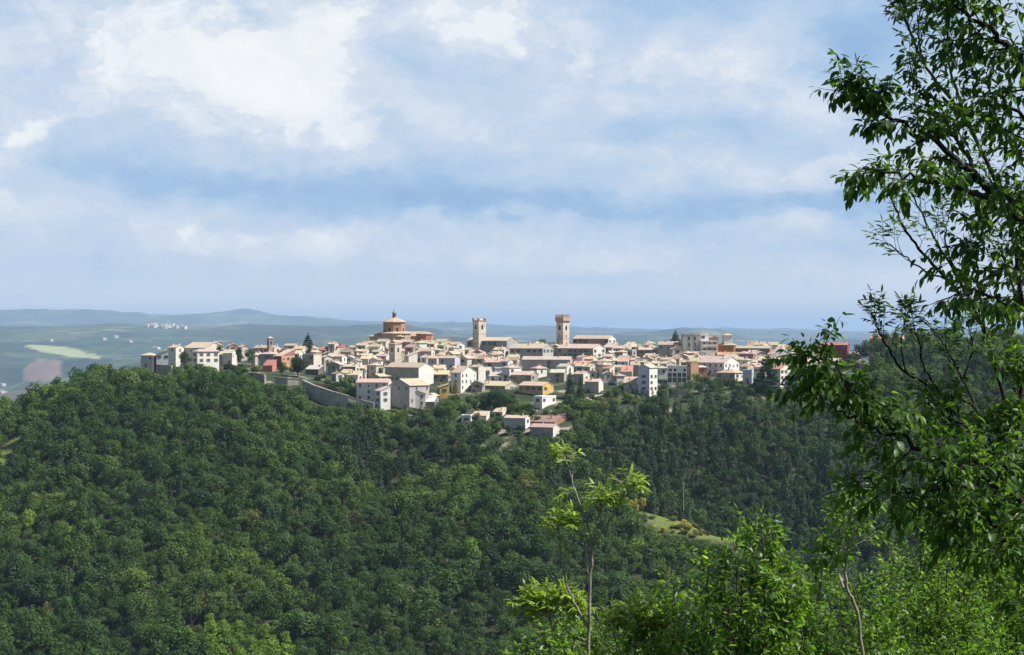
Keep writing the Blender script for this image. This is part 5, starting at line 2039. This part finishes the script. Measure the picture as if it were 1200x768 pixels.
# broom in flower on the spur
BK = []
for i in range(3):
    BK.append(tree_meshes('wide', 1.5, 1.9, 0.15, 'broom_flower', 0.32, 0.9, 700 + i, split=True))
BKG = [tree_meshes('wide', 1.4, 1.7, 0.15, 'leaf_olive', 0.34, 0.9, 710, split=True)]
br = random.Random(31)
for i in range(50):
    yellow = i < 30
    if i < 20:
        px, y = br.gauss(798, 19), br.gauss(818, 4.5)
    elif i < 30:
        px, y = br.gauss(738, 12), br.gauss(832, 6)
    else:
        px, y = br.uniform(760, 875), br.uniform(806, 840)
    x = px_world(px, y)
    root = empty("broom_shrub" if yellow else "shrub", (x, y, ground_z(x, y)), br.uniform(0, 6.28))
    k = br.uniform(.6, 1.15)
    root.scale = (k * br.uniform(.8, 1.6), k * br.uniform(.8, 1.4), k * .9)
    for nm, me in zip(("stem", "crown"), (BK[i % 3] if yellow else BKG[0])):
        link(bpy.data.objects.new(nm, me), root)
    if 20 <= i < 30:
        root.scale = (k, k, k * 2.6)
    if i < 20:
        tag(root, "yellow flowering broom shrub on the grassy spur below the utility pole", "shrub", "broom on the grassy spur")
    elif i < 30:
        tag(root, "tall yellow flowering broom among the trees left of the grassy spur", "shrub", "broom among the trees left of the spur")
    else:
        tag(root, "dull green shrub growing on the open grassy spur", "shrub", "green shrubs on the grassy spur")

# far villages and farms
fr = random.Random(9)


def far_house(px, y, w, h, name="far_house", label=None, group=None, dz=0.0):
    x = px_world(px, y)
    z = ground_z(x, y)
    mb = MB()
    d = w * fr.uniform(.5, .8)
    mb.box(-w / 2, w / 2, -d / 2, d / 2, -4, h, 0)
    rm, g = roof_mesh(w, d, h, fr.choice(['gx', 'gx', 'hip']), .35, .6, .3)
    for q in g:
        mb.poly(q, 0)
    mb.hull(rm.v, rm.f, 1)
    o = mb.build(name, [MAT['far_wall'], MAT['far_roof']], None, (x, y, z + dz), R(-fr.uniform(20, 70)))
    tag(o, label, "house", group)


for i in range(26):
    px = 170 + 46 * fr.random()
    y = 16700 + fr.uniform(-500, 120)
    far_house(px, y, fr.uniform(20, 52), fr.uniform(12, 24), label="pale house of the distant hilltop village left above the town", group="distant hilltop village")
for px, y, w, lab in [(136, 14700, 46, "lone pale farmhouse far off on the blue ridge, left of two near the crest"), (152, 14000, 42, "lone pale farmhouse far off on the blue ridge, below its neighbour"), (122, 14500, 34, "tiny distant farmhouse left of the two pale farmhouses"),
                      (183, 13400, 46, "distant white farmhouse just above the hipped end house"), (3, 11000, 36, "tiny white farmhouse in the valley at the picture's left edge"), (60, 14400, 30, "small distant farmhouse on the upper blue slopes at left")]:
    far_house(px, y, w, 14, label=lab)
for px, y, w, lab in [(37, 8300, 34, "pale valley house half hidden behind the crest of the wood at left"), (2, 7900, 44, "reddish roofed valley house cut by the left edge"), (9, 8050, 30, "small valley house right of the reddish roofed one"), (28, 8600, 30, "low valley building left of the pale valley house")]:
    far_house(px, y, w, 13, label=lab)

# ------------------------------------------------------------------ near trees and bushes
def Wp(px, py, y):
    return Vector(((px - 600) / FP * y, y, (384 - py) / FP * y))


def smooth_path(pts, n=6):
    pts = [Vector(p) for p in pts]
    if len(pts) < 3:
        return [pts[0].lerp(pts[-1], i / n) for i in range(n + 1)]
    out = []
    P = [pts[0] * 2 - pts[1]] + pts + [pts[-1] * 2 - pts[-2]]
    for i in range(1, len(P) - 2):
        p0, p1, p2, p3 = P[i - 1], P[i], P[i + 1], P[i + 2]
        for k in range(n):
            t = k / n
            out.append(0.5 * ((2 * p1) + (p2 - p0) * t + (2 * p0 - 5 * p1 + 4 * p2 - p3) * t * t + (3 * p1 - p0 - 3 * p2 + p3) * t ** 3))
    out.append(pts[-1])
    return out


class Plant:
    def __init__(self, seed, leaf_len=0.085, ratio=0.48, compound=False, droop=0.5, spread=0.55, curl=0.22, fold=0.22):
        self.r = random.Random(seed)
        self.mb = MB()
        self.L = []
        self.leaf_len, self.ratio, self.compound, self.droop, self.spread, self.curl, self.fold = leaf_len, ratio, compound, droop, spread, curl, fold
        self.tint_bias = 0.0

    def rv(self):
        r = self.r
        while True:
            v = Vector((r.uniform(-1, 1), r.uniform(-1, 1), r.uniform(-1, 1)))
            if 0.05 < v.length < 1:
                return v.normalized()

    def leaf(self, p, d, size, tint):
        self.L.append((p.x, p.y, p.z, d.x, d.y, d.z, size, tint + self.tint_bias))

    def leaf_node(self, p, d, side, scale=1.0, tip=False):
        r = self.r
        if not self.compound:
            ld = (side * self.spread + d * (0.45 if not tip else 1.0) + Vector((0, 0, -self.droop * r.uniform(.4, 1.3))) + self.rv() * 0.28).normalized()
            pet = ld * 0.012 + d * 0.006
            self.leaf(p + pet, ld, self.leaf_len * scale * r.uniform(.65, 1.15), min(1, max(0, r.gauss(.45, .2))))
        else:
            rd = (side * 0.8 + d * (0.5 if not tip else 1.1) + Vector((0, 0, 0.25)) + self.rv() * 0.25).normalized()
            n = r.choice([2, 2, 3, 3])
            step = self.leaf_len * 0.52 * scale
            q = p.copy()
            t0 = min(1, max(0, r.gauss(.45, .2)))
            for i in range(n):
                rd = (rd + Vector((0, 0, -self.droop * 0.28))).normalized()
                q = q + rd * step
                perp = rd.cross(Vector((0, 0, 1)))
                if perp.length < .1:
                    perp = Vector((1, 0, 0))
                perp.normalize()
                for s_ in (-1, 1):
                    ld = (perp * s_ * 0.85 + rd * 0.55 + Vector((0, 0, -self.droop * r.uniform(.2, .9))) + self.rv() * .15).normalized()
                    self.leaf(q, ld, self.leaf_len * scale * r.uniform(.7, 1.05), min(1, max(0, t0 + r.gauss(0, .1))))
            self.leaf(q, rd, self.leaf_len * scale, t0)
            self.mb.tube([p, q], 0.0018, 0.001, 3)

    def twig(self, p, d, length, nleaf, rad=0.004, up=0.0, scale=1.0):
        r = self.r
        pts = [p]
        dd = d.normalized()
        n = 4
        for i in range(n):
            dd = (dd + self.rv() * 0.16 + Vector((0, 0, up))).normalized()
            pts.append(pts[-1] + dd * (length / n))
        self.mb.tube(pts, rad, rad * 0.45, 4)
        a0 = r.uniform(0, 6.28)
        for i in range(nleaf):
            t = (i + 0.6) / nleaf
            k = min(n - 1, int(t * n))
            q = pts[k].lerp(pts[k + 1], t * n - k)
            ax = (pts[k + 1] - pts[k]).normalized()
            s1 = ax.cross(Vector((0, 0, 1)))
            if s1.length < .1:
                s1 = ax.cross(Vector((1, 0, 0)))
            s1.normalize()
            s2 = ax.cross(s1)
            an = a0 + i * 2.4
            side = s1 * math.cos(an) + s2 * math.sin(an) * 0.6
            self.leaf_node(q, ax, side, scale * (1.0 - 0.35 * t * (0.6 if not self.compound else .8)))
        self.leaf_node(pts[-1], dd, self.rv() * .3, scale * .75, tip=True)
        return pts

    def limb(self, pts, r0, r1, branchlets=10, blen=0.35, start=0.25, twigs=4, tlen=0.16, nleaf=6, up=0.04, out=0.85, sides=6, scale=1.0, endtwigs=3, jitter=0.02):
        r = self.r
        path = smooth_path(pts)
        for i in range(1, len(path) - 1):
            path[i] = path[i] + self.rv() * jitter
        self.mb.tube(path, r0, r1, sides)
        n = len(path) - 1
        for i in range(branchlets):
            t = start + (1 - start) * (i + r.random()) / branchlets
            k = min(n - 1, int(t * n))
            p = path[k].lerp(path[k + 1], t * n - k)
            ax = (path[k + 1] - path[k]).normalized()
            side = self.rv()
            side = (side - ax * side.dot(ax)).normalized()
            d = (ax * (1 - out * 0.55) + side * out + Vector((0, 0, up * 3))).normalized()
            bl = blen * r.uniform(.55, 1.2) * (1.1 - 0.45 * t)
            bp = [p]
            dd = d
            for q in range(4):
                dd = (dd + self.rv() * .14 + Vector((0, 0, up))).normalized()
                bp.append(bp[-1] + dd * bl / 4)
            rad = max(0.003, (r0 + (r1 - r0) * t) * 0.42)
            self.mb.tube(bp, rad, rad * .4, 4)
            for j in range(twigs):
                tt = (j + 0.7) / twigs
                k2 = min(3, int(tt * 4))
                q = bp[k2].lerp(bp[k2 + 1], tt * 4 - k2)
                s2 = self.rv()
                td = (dd * .6 + s2 * .75 + Vector((0, 0, up))).normalized()
                self.twig(q, td, tlen * r.uniform(.6, 1.25), nleaf, rad=max(.002, rad * .45), up=up * .5, scale=scale)
            self.twig(bp[-1], dd, tlen, nleaf, rad=max(.002, rad * .4), up=up * .5, scale=scale)
        for j in range(endtwigs):
            self.twig(path[-1], ((path[-1] - path[-2]).normalized() + self.rv() * .35).normalized(), tlen * 1.1, nleaf, rad=r1 * .7, scale=scale)
        return path

    def leaf_mesh(self, name, mat):
        A = np.array(self.L)
        n = len(A)
        rr = np.random.RandomState(n)
        P, D, S, T = A[:, 0:3], A[:, 3:6], A[:, 6:7], A[:, 7]
        up = np.array([0, 0, 1.0]) + rr.normal(0, 0.38, (n, 3))
        Y = np.cross(up, D)
        Y /= np.linalg.norm(Y, axis=1)[:, None] + 1e-9
        Z = np.cross(D, Y)
        w = self.ratio * rr.uniform(.8, 1.15, (n, 1)) * 0.5
        cu = self.curl * rr.uniform(.3, 1.6, (n, 1))
        fo = self.fold * rr.uniform(.3, 1.5, (n, 1))

        def pt(t, side, width):
            return P + S * (D * t + Y * (side * w * width) + Z * (-cu * t * t + fo * w * width * (1 if side else 0)))
        V = np.stack([pt(0, 0, 0), pt(.33, 0, 0), pt(.68, 0, 0), pt(1, 0, 0),
                      pt(.18, 1, .72), pt(.48, 1, 1.0), pt(.78, 1, .62), pt(.18, -1, .72), pt(.48, -1, 1.0), pt(.78, -1, .62)], 1).reshape(-1, 3)
        tpl = [(0, 1, 4), (1, 5, 4), (1, 2, 5), (2, 6, 5), (2, 3, 6), (0, 7, 1), (1, 7, 8), (1, 8, 2), (2, 8, 9), (2, 9, 3)]
        k = np.arange(n)[:, None, None] * 10
        F = (k + np.array(tpl)[None]).reshape(-1, 3)
        me = bpy.data.meshes.new(name)
        me.vertices.add(len(V))
        me.vertices.foreach_set('co', V.astype(np.float32).reshape(-1))
        me.loops.add(len(F) * 3)
        me.loops.foreach_set('vertex_index', F.astype(np.int32).reshape(-1))
        me.polygons.add(len(F))
        me.polygons.foreach_set('loop_start', np.arange(0, len(F) * 3, 3, dtype=np.int32))
        me.polygons.foreach_set('use_smooth', [True] * len(F))
        me.update(calc_edges=True)
        a = me.attributes.new('tint', 'FLOAT', 'FACE')
        a.data.foreach_set('value', np.repeat(np.clip(T, 0, 1), len(tpl)).astype(np.float32))
        me.materials.append(mat)
        return me

    def finish(self, name, label, cat, bark, leafmat, group=None, origin=None):
        o = empty(name, origin)
        inv = Vector(origin)
        t = self.mb.build("trunk" if cat == "tree" else "stems", MAT[bark], o, smooth=True)
        t.location = -inv
        c = bpy.data.objects.new("crown", self.leaf_mesh("crown", MAT[leafmat]))
        link(c, o)
        c.location = -inv
        tag(o, label, cat, group)
        print("PLANT", name, len(self.L), "leaves")
        return o


def foot(px, y):
    x = px_world(px, y)
    return Vector((x, y, ground_z(x, y)))


def cherry_tree():
    p = Plant(3, 0.062, 0.46, droop=0.6, spread=.62, curl=.28)
    y = 9.6
    base = foot(1330, y)
    trunk = [base - Vector((0, 0, .3)), Wp(1322, 1100, y), Wp(1300, 700, y), Wp(1290, 400, y), Wp(1270, 150, y), Wp(1275, -150, y), Wp(1290, -420, y)]
    p.mb.tube(smooth_path(trunk), 0.085, 0.03, 8)
    W = Wp
    kw = dict(branchlets=13, blen=.28, twigs=4, tlen=.14, nleaf=7, up=0.0)
    # big upper limb reaching left
    p.limb([W(1292, 430, y), W(1225, 275, y - .1), W(1150, 215, y - .3), W(1090, 165, y - .3), W(1045, 140, y - .35), W(1014, 114, y - .4), W(990, 100, y - .45)], .020, .004, branchlets=32, blen=.12, start=.12, twigs=3, tlen=.085, nleaf=7, up=0.0, endtwigs=1)
    p.limb([W(1225, 275, y - .1), W(1160, 235, y - .5), W(1100, 215, y - .6), W(1050, 205, y - .6), W(1008, 200, y - .65)], .015, .004, branchlets=15, blen=.11, start=.15, twigs=3, tlen=.085, nleaf=7, up=-.01, endtwigs=1)
    p.limb([W(1150, 215, y - .3), W(1120, 170, y - .1), W(1085, 120, y), W(1070, 95, y)], .012, .004, branchlets=11, blen=.16, start=.2, twigs=3, tlen=.12, nleaf=6)
    # upper right mass
    p.limb([W(1272, 170, y), W(1215, 90, y - .2), W(1165, 40, y - .3), W(1128, 12, y - .35), W(1105, -12, y - .4)], .02, .005, branchlets=24, blen=.24, start=.1, **{k: v for k, v in kw.items() if k not in ('branchlets', 'blen')})
    p.limb([W(1280, 300, y), W(1235, 190, y + .2), W(1190, 130, y + .2), W(1150, 95, y + .2)], .018, .005, branchlets=18, blen=.22, start=.1, **{k: v for k, v in kw.items() if k not in ('branchlets', 'blen')})
    p.limb([W(1275, 100, y), W(1245, 40, y + .1), W(1200, -30, y), W(1160, -80, y)], .018, .005, start=.1, **kw)
    p.limb([W(1285, 370, y), W(1240, 270, y + .3), W(1205, 235, y + .3), W(1160, 270, y + .2), W(1135, 290, y + .2)], .014, .004, start=.15, **{**kw, 'branchlets': 15})
    # hanging leaves in the middle right
    p.limb([W(1295, 560, y), W(1240, 410, y - .2), W(1195, 365, y - .3), W(1155, 345, y - .4), W(1120, 345, y - .45)], .016, .004, start=.2, **{**kw, 'branchlets': 7, 'blen': .18})
    p.limb([W(1290, 470, y), W(1240, 370, y - .1), W(1205, 330, y - .1), W(1180, 315, y)], .012, .004, start=.2, **{**kw, 'branchlets': 8})
    # lower limb reaching left in front of the town
    p.limb([W(1305, 740, y), W(1230, 620, y - .2), W(1160, 565, y - .4), W(1100, 535, y - .5), W(1055, 510, y - .55), W(1012, 470, y - .6), W(980, 437, y - .65), W(952, 418, y - .7)], .017, .004, branchlets=38, blen=.17, start=.16, twigs=3, tlen=.10, nleaf=7, up=0.0, endtwigs=2)
    p.limb([W(1055, 510, y - .55), W(1020, 500, y - .6), W(985, 480, y - .6), W(950, 455, y - .6)], .008, .003, branchlets=9, blen=.14, start=.1, twigs=3, tlen=.11, nleaf=6, up=-.01)
    p.limb([W(1160, 565, y - .4), W(1100, 575, y - .5), W(1050, 572, y - .5), W(1010, 560, y - .5)], .01, .004, branchlets=12, blen=.16, start=.1, twigs=3, tlen=.12, nleaf=6, up=-.01)
    p.limb([W(1303, 690, y), W(1240, 600, y), W(1180, 545, y), W(1130, 500, y), W(1095, 470, y)], .018, .004, start=.2, **{**kw, 'branchlets': 17, 'blen': .2})
    p.limb([W(1307, 780, y), W(1240, 680, y - .3), W(1190, 625, y - .4), W(1140, 605, y - .4), W(1095, 600, y - .4)], .018, .004, start=.15, **{**kw, 'branchlets': 17, 'blen': .2})
    p.limb([W(1308, 800, y), W(1260, 720, y - .5), W(1215, 650, y - .6), W(1170, 640, y - .6)], .016, .004, start=.25, **{**kw, 'branchlets': 15})
    for a in ([W(1305, 760, y), W(1250, 640, y + .3), W(1200, 560, y + .4), W(1165, 500, y + .4)], [W(1306, 780, y), W(1255, 690, y + .4), W(1205, 640, y + .5), W(1150, 620, y + .5), W(1115, 612, y + .5)],
              [W(1300, 650, y), W(1250, 540, y + .5), W(1215, 480, y + .5), W(1190, 440, y + .5)]):
        p.limb(a, .014, .004, start=.15, **{**kw, 'branchlets': 19, 'blen': .22})
    # unseen rest of the crown at right, limbs added to shade the boughs
    for a in ([W(1275, 0, y), W(1320, -150, y), W(1400, -260, y + .2)], [W(1275, -150, y), W(1230, -260, y), W(1190, -330, y - .2)],
              [W(1285, 260, y), W(1350, 60, y - .4), W(1420, -80, y - .6)], [W(1280, -220, y), W(1300, -380, y + .2), W(1330, -500, y + .4)],
              [W(1275, -60, y), W(1330, -60, y + .5), W(1400, -40, y + .8)], 
              [W(1285, 200, y), W(1330, 150, y + .6), W(1370, 40, y + 1.0)], [W(1280, 100, y), W(1320, 0, y - .6), W(1350, -100, y - 1.0)], [W(1275, -100, y), W(1240, -170, y - .5), W(1200, -200, y - .8)]):
        p.limb(a, .022, .006, start=.15, **{**kw, 'branchlets': 9, 'blen': .42, 'tlen': .2})
    p.finish("broadleaf_tree", "large dark leaved tree whose drooping leafy boughs reach in from the right side", "tree", "bark_dark", "leaf_cherry", None, base)


def elder_tree():
    p = Plant(8, 0.062, 0.36, compound=True, droop=.3)
    y = 11.2
    base = foot(1270, y)
    W = Wp
    p.mb.tube(smooth_path([base - Vector((0, 0, .3)), W(1262, 1000, y), W(1235, 720, y), W(1200, 560, y), W(1172, 450, y), W(1150, 380, y)]), .017, .009, 7)
    kw = dict(blen=.10, twigs=0, tlen=.05, nleaf=2, up=.06, out=.5, endtwigs=1, jitter=.006)
    # bare stems fanning out against the sky
    p.limb([W(1150, 380, y), W(1112, 330, y), W(1085, 300, y), W(1062, 272, y - .1), W(1048, 240, y - .1), W(1040, 222, y - .1)], .011, .004, branchlets=7, start=.45, **kw)
    p.limb([W(1112, 330, y), W(1080, 315, y + .1), W(1060, 300, y + .1), W(1044, 287, y + .1)], .006, .003, branchlets=4, start=.5, **kw)
    p.limb([W(1150, 380, y), W(1125, 330, y + .1), W(1098, 285, y + .1), W(1080, 250, y + .2), W(1066, 222, y + .2)], .010, .004, branchlets=8, start=.4, **kw)
    p.limb([W(1125, 330, y + .1), W(1112, 300, y), W(1108, 270, y), W(1114, 245, y)], .007, .003, branchlets=5, start=.4, **kw)
    p.limb([W(1160, 410, y), W(1148, 350, y), W(1145, 300, y), W(1150, 270, y)], .009, .004, branchlets=6, start=.4, **kw)
    p.limb([W(1172, 450, y), W(1190, 370, y + .2), W(1182, 320, y + .2), W(1170, 290, y + .2)], .010, .004, branchlets=7, start=.4, **kw)
    p.limb([W(1185, 520, y), W(1205, 400, y), W(1195, 300, y + .1), W(1170, 230, y + .1), W(1150, 195, y + .1)], .014, .004, branchlets=11, start=.3, **kw)
    # up to the tuft at the top
    p.limb([W(1205, 400, y), W(1180, 250, y), W(1130, 140, y), W(1085, 78, y), W(1068, 40, y), W(1058, 14, y)], .014, .004, branchlets=10, start=.55, **{**kw, 'nleaf': 3})
    p.limb([W(1085, 78, y), W(1077, 50, y), W(1078, 20, y), W(1082, 0, y)], .006, .003, branchlets=6, start=.35, **{**kw, 'nleaf': 3})
    p.limb([W(1130, 140, y), W(1112, 70, y), W(1112, 30, y), W(1118, 5, y)], .008, .003, branchlets=7, start=.35, **{**kw, 'nleaf': 3})
    p.limb([W(1068, 40, y), W(1060, 25, y - .1), W(1052, 8, y - .1)], .004, .002, branchlets=4, start=.3, **{**kw, 'nleaf': 3})
    # side shoots low over the wooded knoll
    p.limb([W(1198, 640, y), W(1150, 490, y), W(1105, 462, y), W(1062, 437, y), W(1043, 412, y), W(1030, 388, y), W(1025, 376, y)], .012, .003, branchlets=8, start=.62, **kw)
    p.limb([W(1105, 462, y), W(1082, 430, y), W(1078, 405, y), W(1072, 385, y)], .006, .003, branchlets=6, start=.4, **kw)
    p.limb([W(1062, 437, y), W(1056, 410, y), W(1058, 390, y), W(1062, 375, y)], .005, .003, branchlets=4, start=.5, **kw)
    p.limb([W(1150, 490, y), W(1128, 445, y), W(1115, 420, y), W(1100, 395, y)], .008, .003, branchlets=8, start=.3, **kw)
    p.limb([W(1128, 445, y), W(1140, 410, y), W(1138, 390, y)], .006, .003, branchlets=6, start=.3, **kw)
    p.limb([W(1194, 600, y), W(1205, 500, y - .2), W(1185, 450, y - .2), W(1165, 420, y - .2)], .010, .003, branchlets=8, start=.35, **kw)
    p.limb([W(1198, 660, y), W(1215, 560, y + .2), W(1208, 480, y + .2), W(1200, 440, y + .2)], .010, .003, branchlets=8, start=.35, **kw)
    p.finish("slender_tree", "slender tree with thin bare stems and tufts of small narrow leaves behind the dark boughs", "tree", "bark_dark", "leaf_elder", None, base)


def sapling(seed, y, basepx, stems, label, leaf=.07, kwx=None, r0=.014, name="sapling", ratio=.34):
    p = Plant(seed, leaf, ratio, compound=True, droop=.55)
    p.tint_bias = .15
    base = foot(basepx, y)
    first = True
    for st in stems:
        pts = [Wp(a, b, y + (c if len(st[0]) > 2 else 0)) for (a, b, c) in [(q + (0,))[:3] for q in st]]
        if first:
            pts = [base - Vector((0, 0, .3)), base.lerp(pts[0], .5)] + pts
        n = 3
        kw = dict(branchlets=n, blen=.07, twigs=0, tlen=.05, nleaf=2, up=.05, out=.6, endtwigs=5, start=.72 if first else .5, jitter=.006)
        if kwx:
            kw.update(kwx)
        p.limb(pts, r0 if first else r0 * .55, .004, **kw)
        first = False
    p.finish(name, label, "tree", "bark_pale", "leaf_sapling", None, base)


def bush(seed, y, basepx, targets, label, leaf=.062, ratio=.42, r0=.016, kw=None, mat="leaf_bush", bark="bark", bias=0.0, droop=.35, name="bush"):
    """many stems from one foot, each target = (px, py, depth offset)"""
    p = Plant(seed, leaf, ratio, droop=droop, spread=.6)
    p.tint_bias = bias
    base = foot(basepx, y)
    r = p.r
    k = dict(branchlets=12, blen=.26, twigs=3, tlen=.14, nleaf=7, up=.05, out=.8, start=.5, endtwigs=3)
    if kw:
        k.update(kw)
    for (px, py, dz) in targets:
        t = Wp(px, py, y + dz)
        m = base.lerp(t, .5) + Vector((r.uniform(-.15, .15), r.uniform(-.15, .15), .1))
        p.limb([base + Vector((r.uniform(-.2, .2), r.uniform(-.2, .2), -.3)), m, base.lerp(t, .8) + p.rv() * .06, t], r0, .004, **k)
    return p.finish(name, label, "bush", bark, mat, None, base)


cherry_tree()
elder_tree()
sapling(41, 12.0, 688, [[(689, 900), (690, 760), (691, 690), (694, 640), (688, 612), (678, 588), (670, 562), (664, 543)],
                        [(694, 640), (705, 625), (716, 608), (726, 590), (733, 576)],
                        [(690, 735), (676, 712), (664, 685), (658, 655), (655, 625)],
                        [(694, 640), (698, 622), (702, 604), (705, 596)],
                        [(691, 690), (688, 660), (684, 640), (676, 618)]],
        "tall thin sapling with forked stem and tufts of drooping young leaves, alone before the wood")
sapling(43, 12.6, 648, [[(654, 900), (650, 770), (650, 745), (642, 722), (636, 708)], [(650, 745), (655, 726), (660, 708)], [(652, 780), (640, 755), (630, 730), (624, 712)], [(650, 760), (664, 735), (672, 722)]],
        "short sapling with yellowish feathery leaves left of the tall thin sapling", .07, dict(branchlets=5, nleaf=2, twigs=1), .010)
sapling(47, 11.6, 735, [[(728, 900), (735, 780), (740, 760), (745, 735), (746, 722)], [(735, 780), (722, 752), (718, 738)], [(738, 790), (760, 760), (770, 740)]],
        "small low sapling with thick dark stem right of the tall thin sapling", .07, dict(branchlets=5, nleaf=2, twigs=1), .010)
# tall bush in the middle
bush(51, 12.4, 895, [(893, 622, 0), (880, 640, .1), (912, 645, .1), (850, 668, -.1), (925, 672, 0), (868, 690, .2), (898, 690, -.2), (940, 690, .1), (830, 668, 0), (845, 720, .1), (880, 735, -.2), (915, 730, -.1), (862, 650, -.1), (905, 630, .2)],
     "tall bush with broad glossy leaves rising to a point in the lower middle right", .064, .44, kw=dict(branchlets=9, blen=.16, nleaf=6, start=.66, tlen=.10))
bush(52, 11.6, 800, [(792, 700, 0), (775, 722, .1), (815, 712, .1), (838, 732, 0), (765, 745, .1), (800, 740, -.1), (825, 755, 0), (745, 748, .1)],
     "low dark green bush with broad leaves left of the tall pointed bush", .060, .44, kw=dict(branchlets=7, blen=.14, nleaf=5, start=.78, tlen=.11), bias=.05)
bush(53, 12.2, 700, [(640, 758, 0), (672, 752, .2), (705, 748, 0), (722, 752, .1), (660, 762, -.2), (690, 760, .1), (735, 765, 0), (615, 765, .1), (765, 758, .1)],
     "strip of low light green bushes along the bottom under the saplings", .055, .42, kw=dict(branchlets=8, blen=.15, nleaf=6, start=.75, tlen=.11), bias=.1)
# sapling in the bright bushes
p9 = Plant(55, .07, .44, droop=.5)
b9 = foot(1012, 12.8)
p9.limb([b9 - Vector((0, 0, .3)), Wp(1016, 900, 12.8), Wp(1006, 730, 12.8), Wp(993, 690, 12.8), Wp(991, 660, 12.8), Wp(997, 630, 12.8), Wp(1003, 604, 12.8), Wp(1008, 592, 12.8)], .013, .004, branchlets=16, blen=.16, twigs=2, tlen=.10, nleaf=5, start=.60, up=.02, jitter=.006)
p9.limb([Wp(992, 690, 12.8), Wp(980, 665, 12.9), Wp(975, 645, 12.9), Wp(972, 655, 12.9)], .008, .003, branchlets=7, blen=.13, twigs=2, tlen=.1, nleaf=6, start=.3)
p9.finish("sapling", "sapling with crooked pale bare stem standing up out of the bright bushes", "tree", "bark_pale", "leaf_bush", None, b9)
kb = dict(branchlets=15, blen=.24, nleaf=9, start=.58, tlen=.13)
bush(61, 13.6, 980, [(960, 690, 0), (985, 705, .2), (1010, 700, 0), (1035, 690, .2), (945, 715, 0), (970, 735, -.2), (1000, 735, -.3), (1030, 730, -.2), (1055, 715, 0), (950, 750, -.2), (1020, 760, -.3)],
     "bright green bush around the foot of the crooked pale sapling", 0.050, .42, kw=kb)
bush(62, 14.2, 1090, [(1060, 672, 0), (1085, 660, .2), (1110, 655, 0), (1135, 660, .3), (1070, 700, -.2), (1100, 695, -.3), (1130, 700, -.2), (1155, 690, 0), (1060, 735, -.3), (1090, 740, -.4), (1120, 740, -.4), (1150, 735, -.3)],
     "bright green bush with many small shining leaves, largest one at lower right", 0.050, .42, kw=kb, bias=.05)
bush(63, 14.8, 1195, [(1165, 640, 0), (1190, 620, .2), (1215, 610, 0), (1235, 630, .3), (1170, 680, -.2), (1200, 675, -.3), (1225, 690, -.2), (1180, 720, -.3), (1210, 740, -.4), (1175, 755, -.4), (1240, 740, -.3), (1140, 630, .2)],
     "green bush at the lower right corner under the dark boughs", .052, .42, kw=kb)
bush(64, 13.0, 1130, [(1120, 768, 0), (1160, 775, .1), (1090, 778, .1), (1190, 780, 0), (1050, 780, 0), (1010, 785, 0)],
     "low green bush along the bottom below the largest bright bush", 0.050, .42, kw={**kb, 'start': .7}, bias=-.1)
bush(65, 16.0, 1140, [(1090, 600, 0), (1110, 590, .2), (1140, 585, 0), (1175, 590, .3), (1200, 580, 0), (1080, 625, 0), (1120, 620, -.2), (1160, 615, 0), (1200, 610, 0)],
     "light green bush seen through gaps behind the lower dark boughs", .052, .42, kw={**kb, 'start': .66})
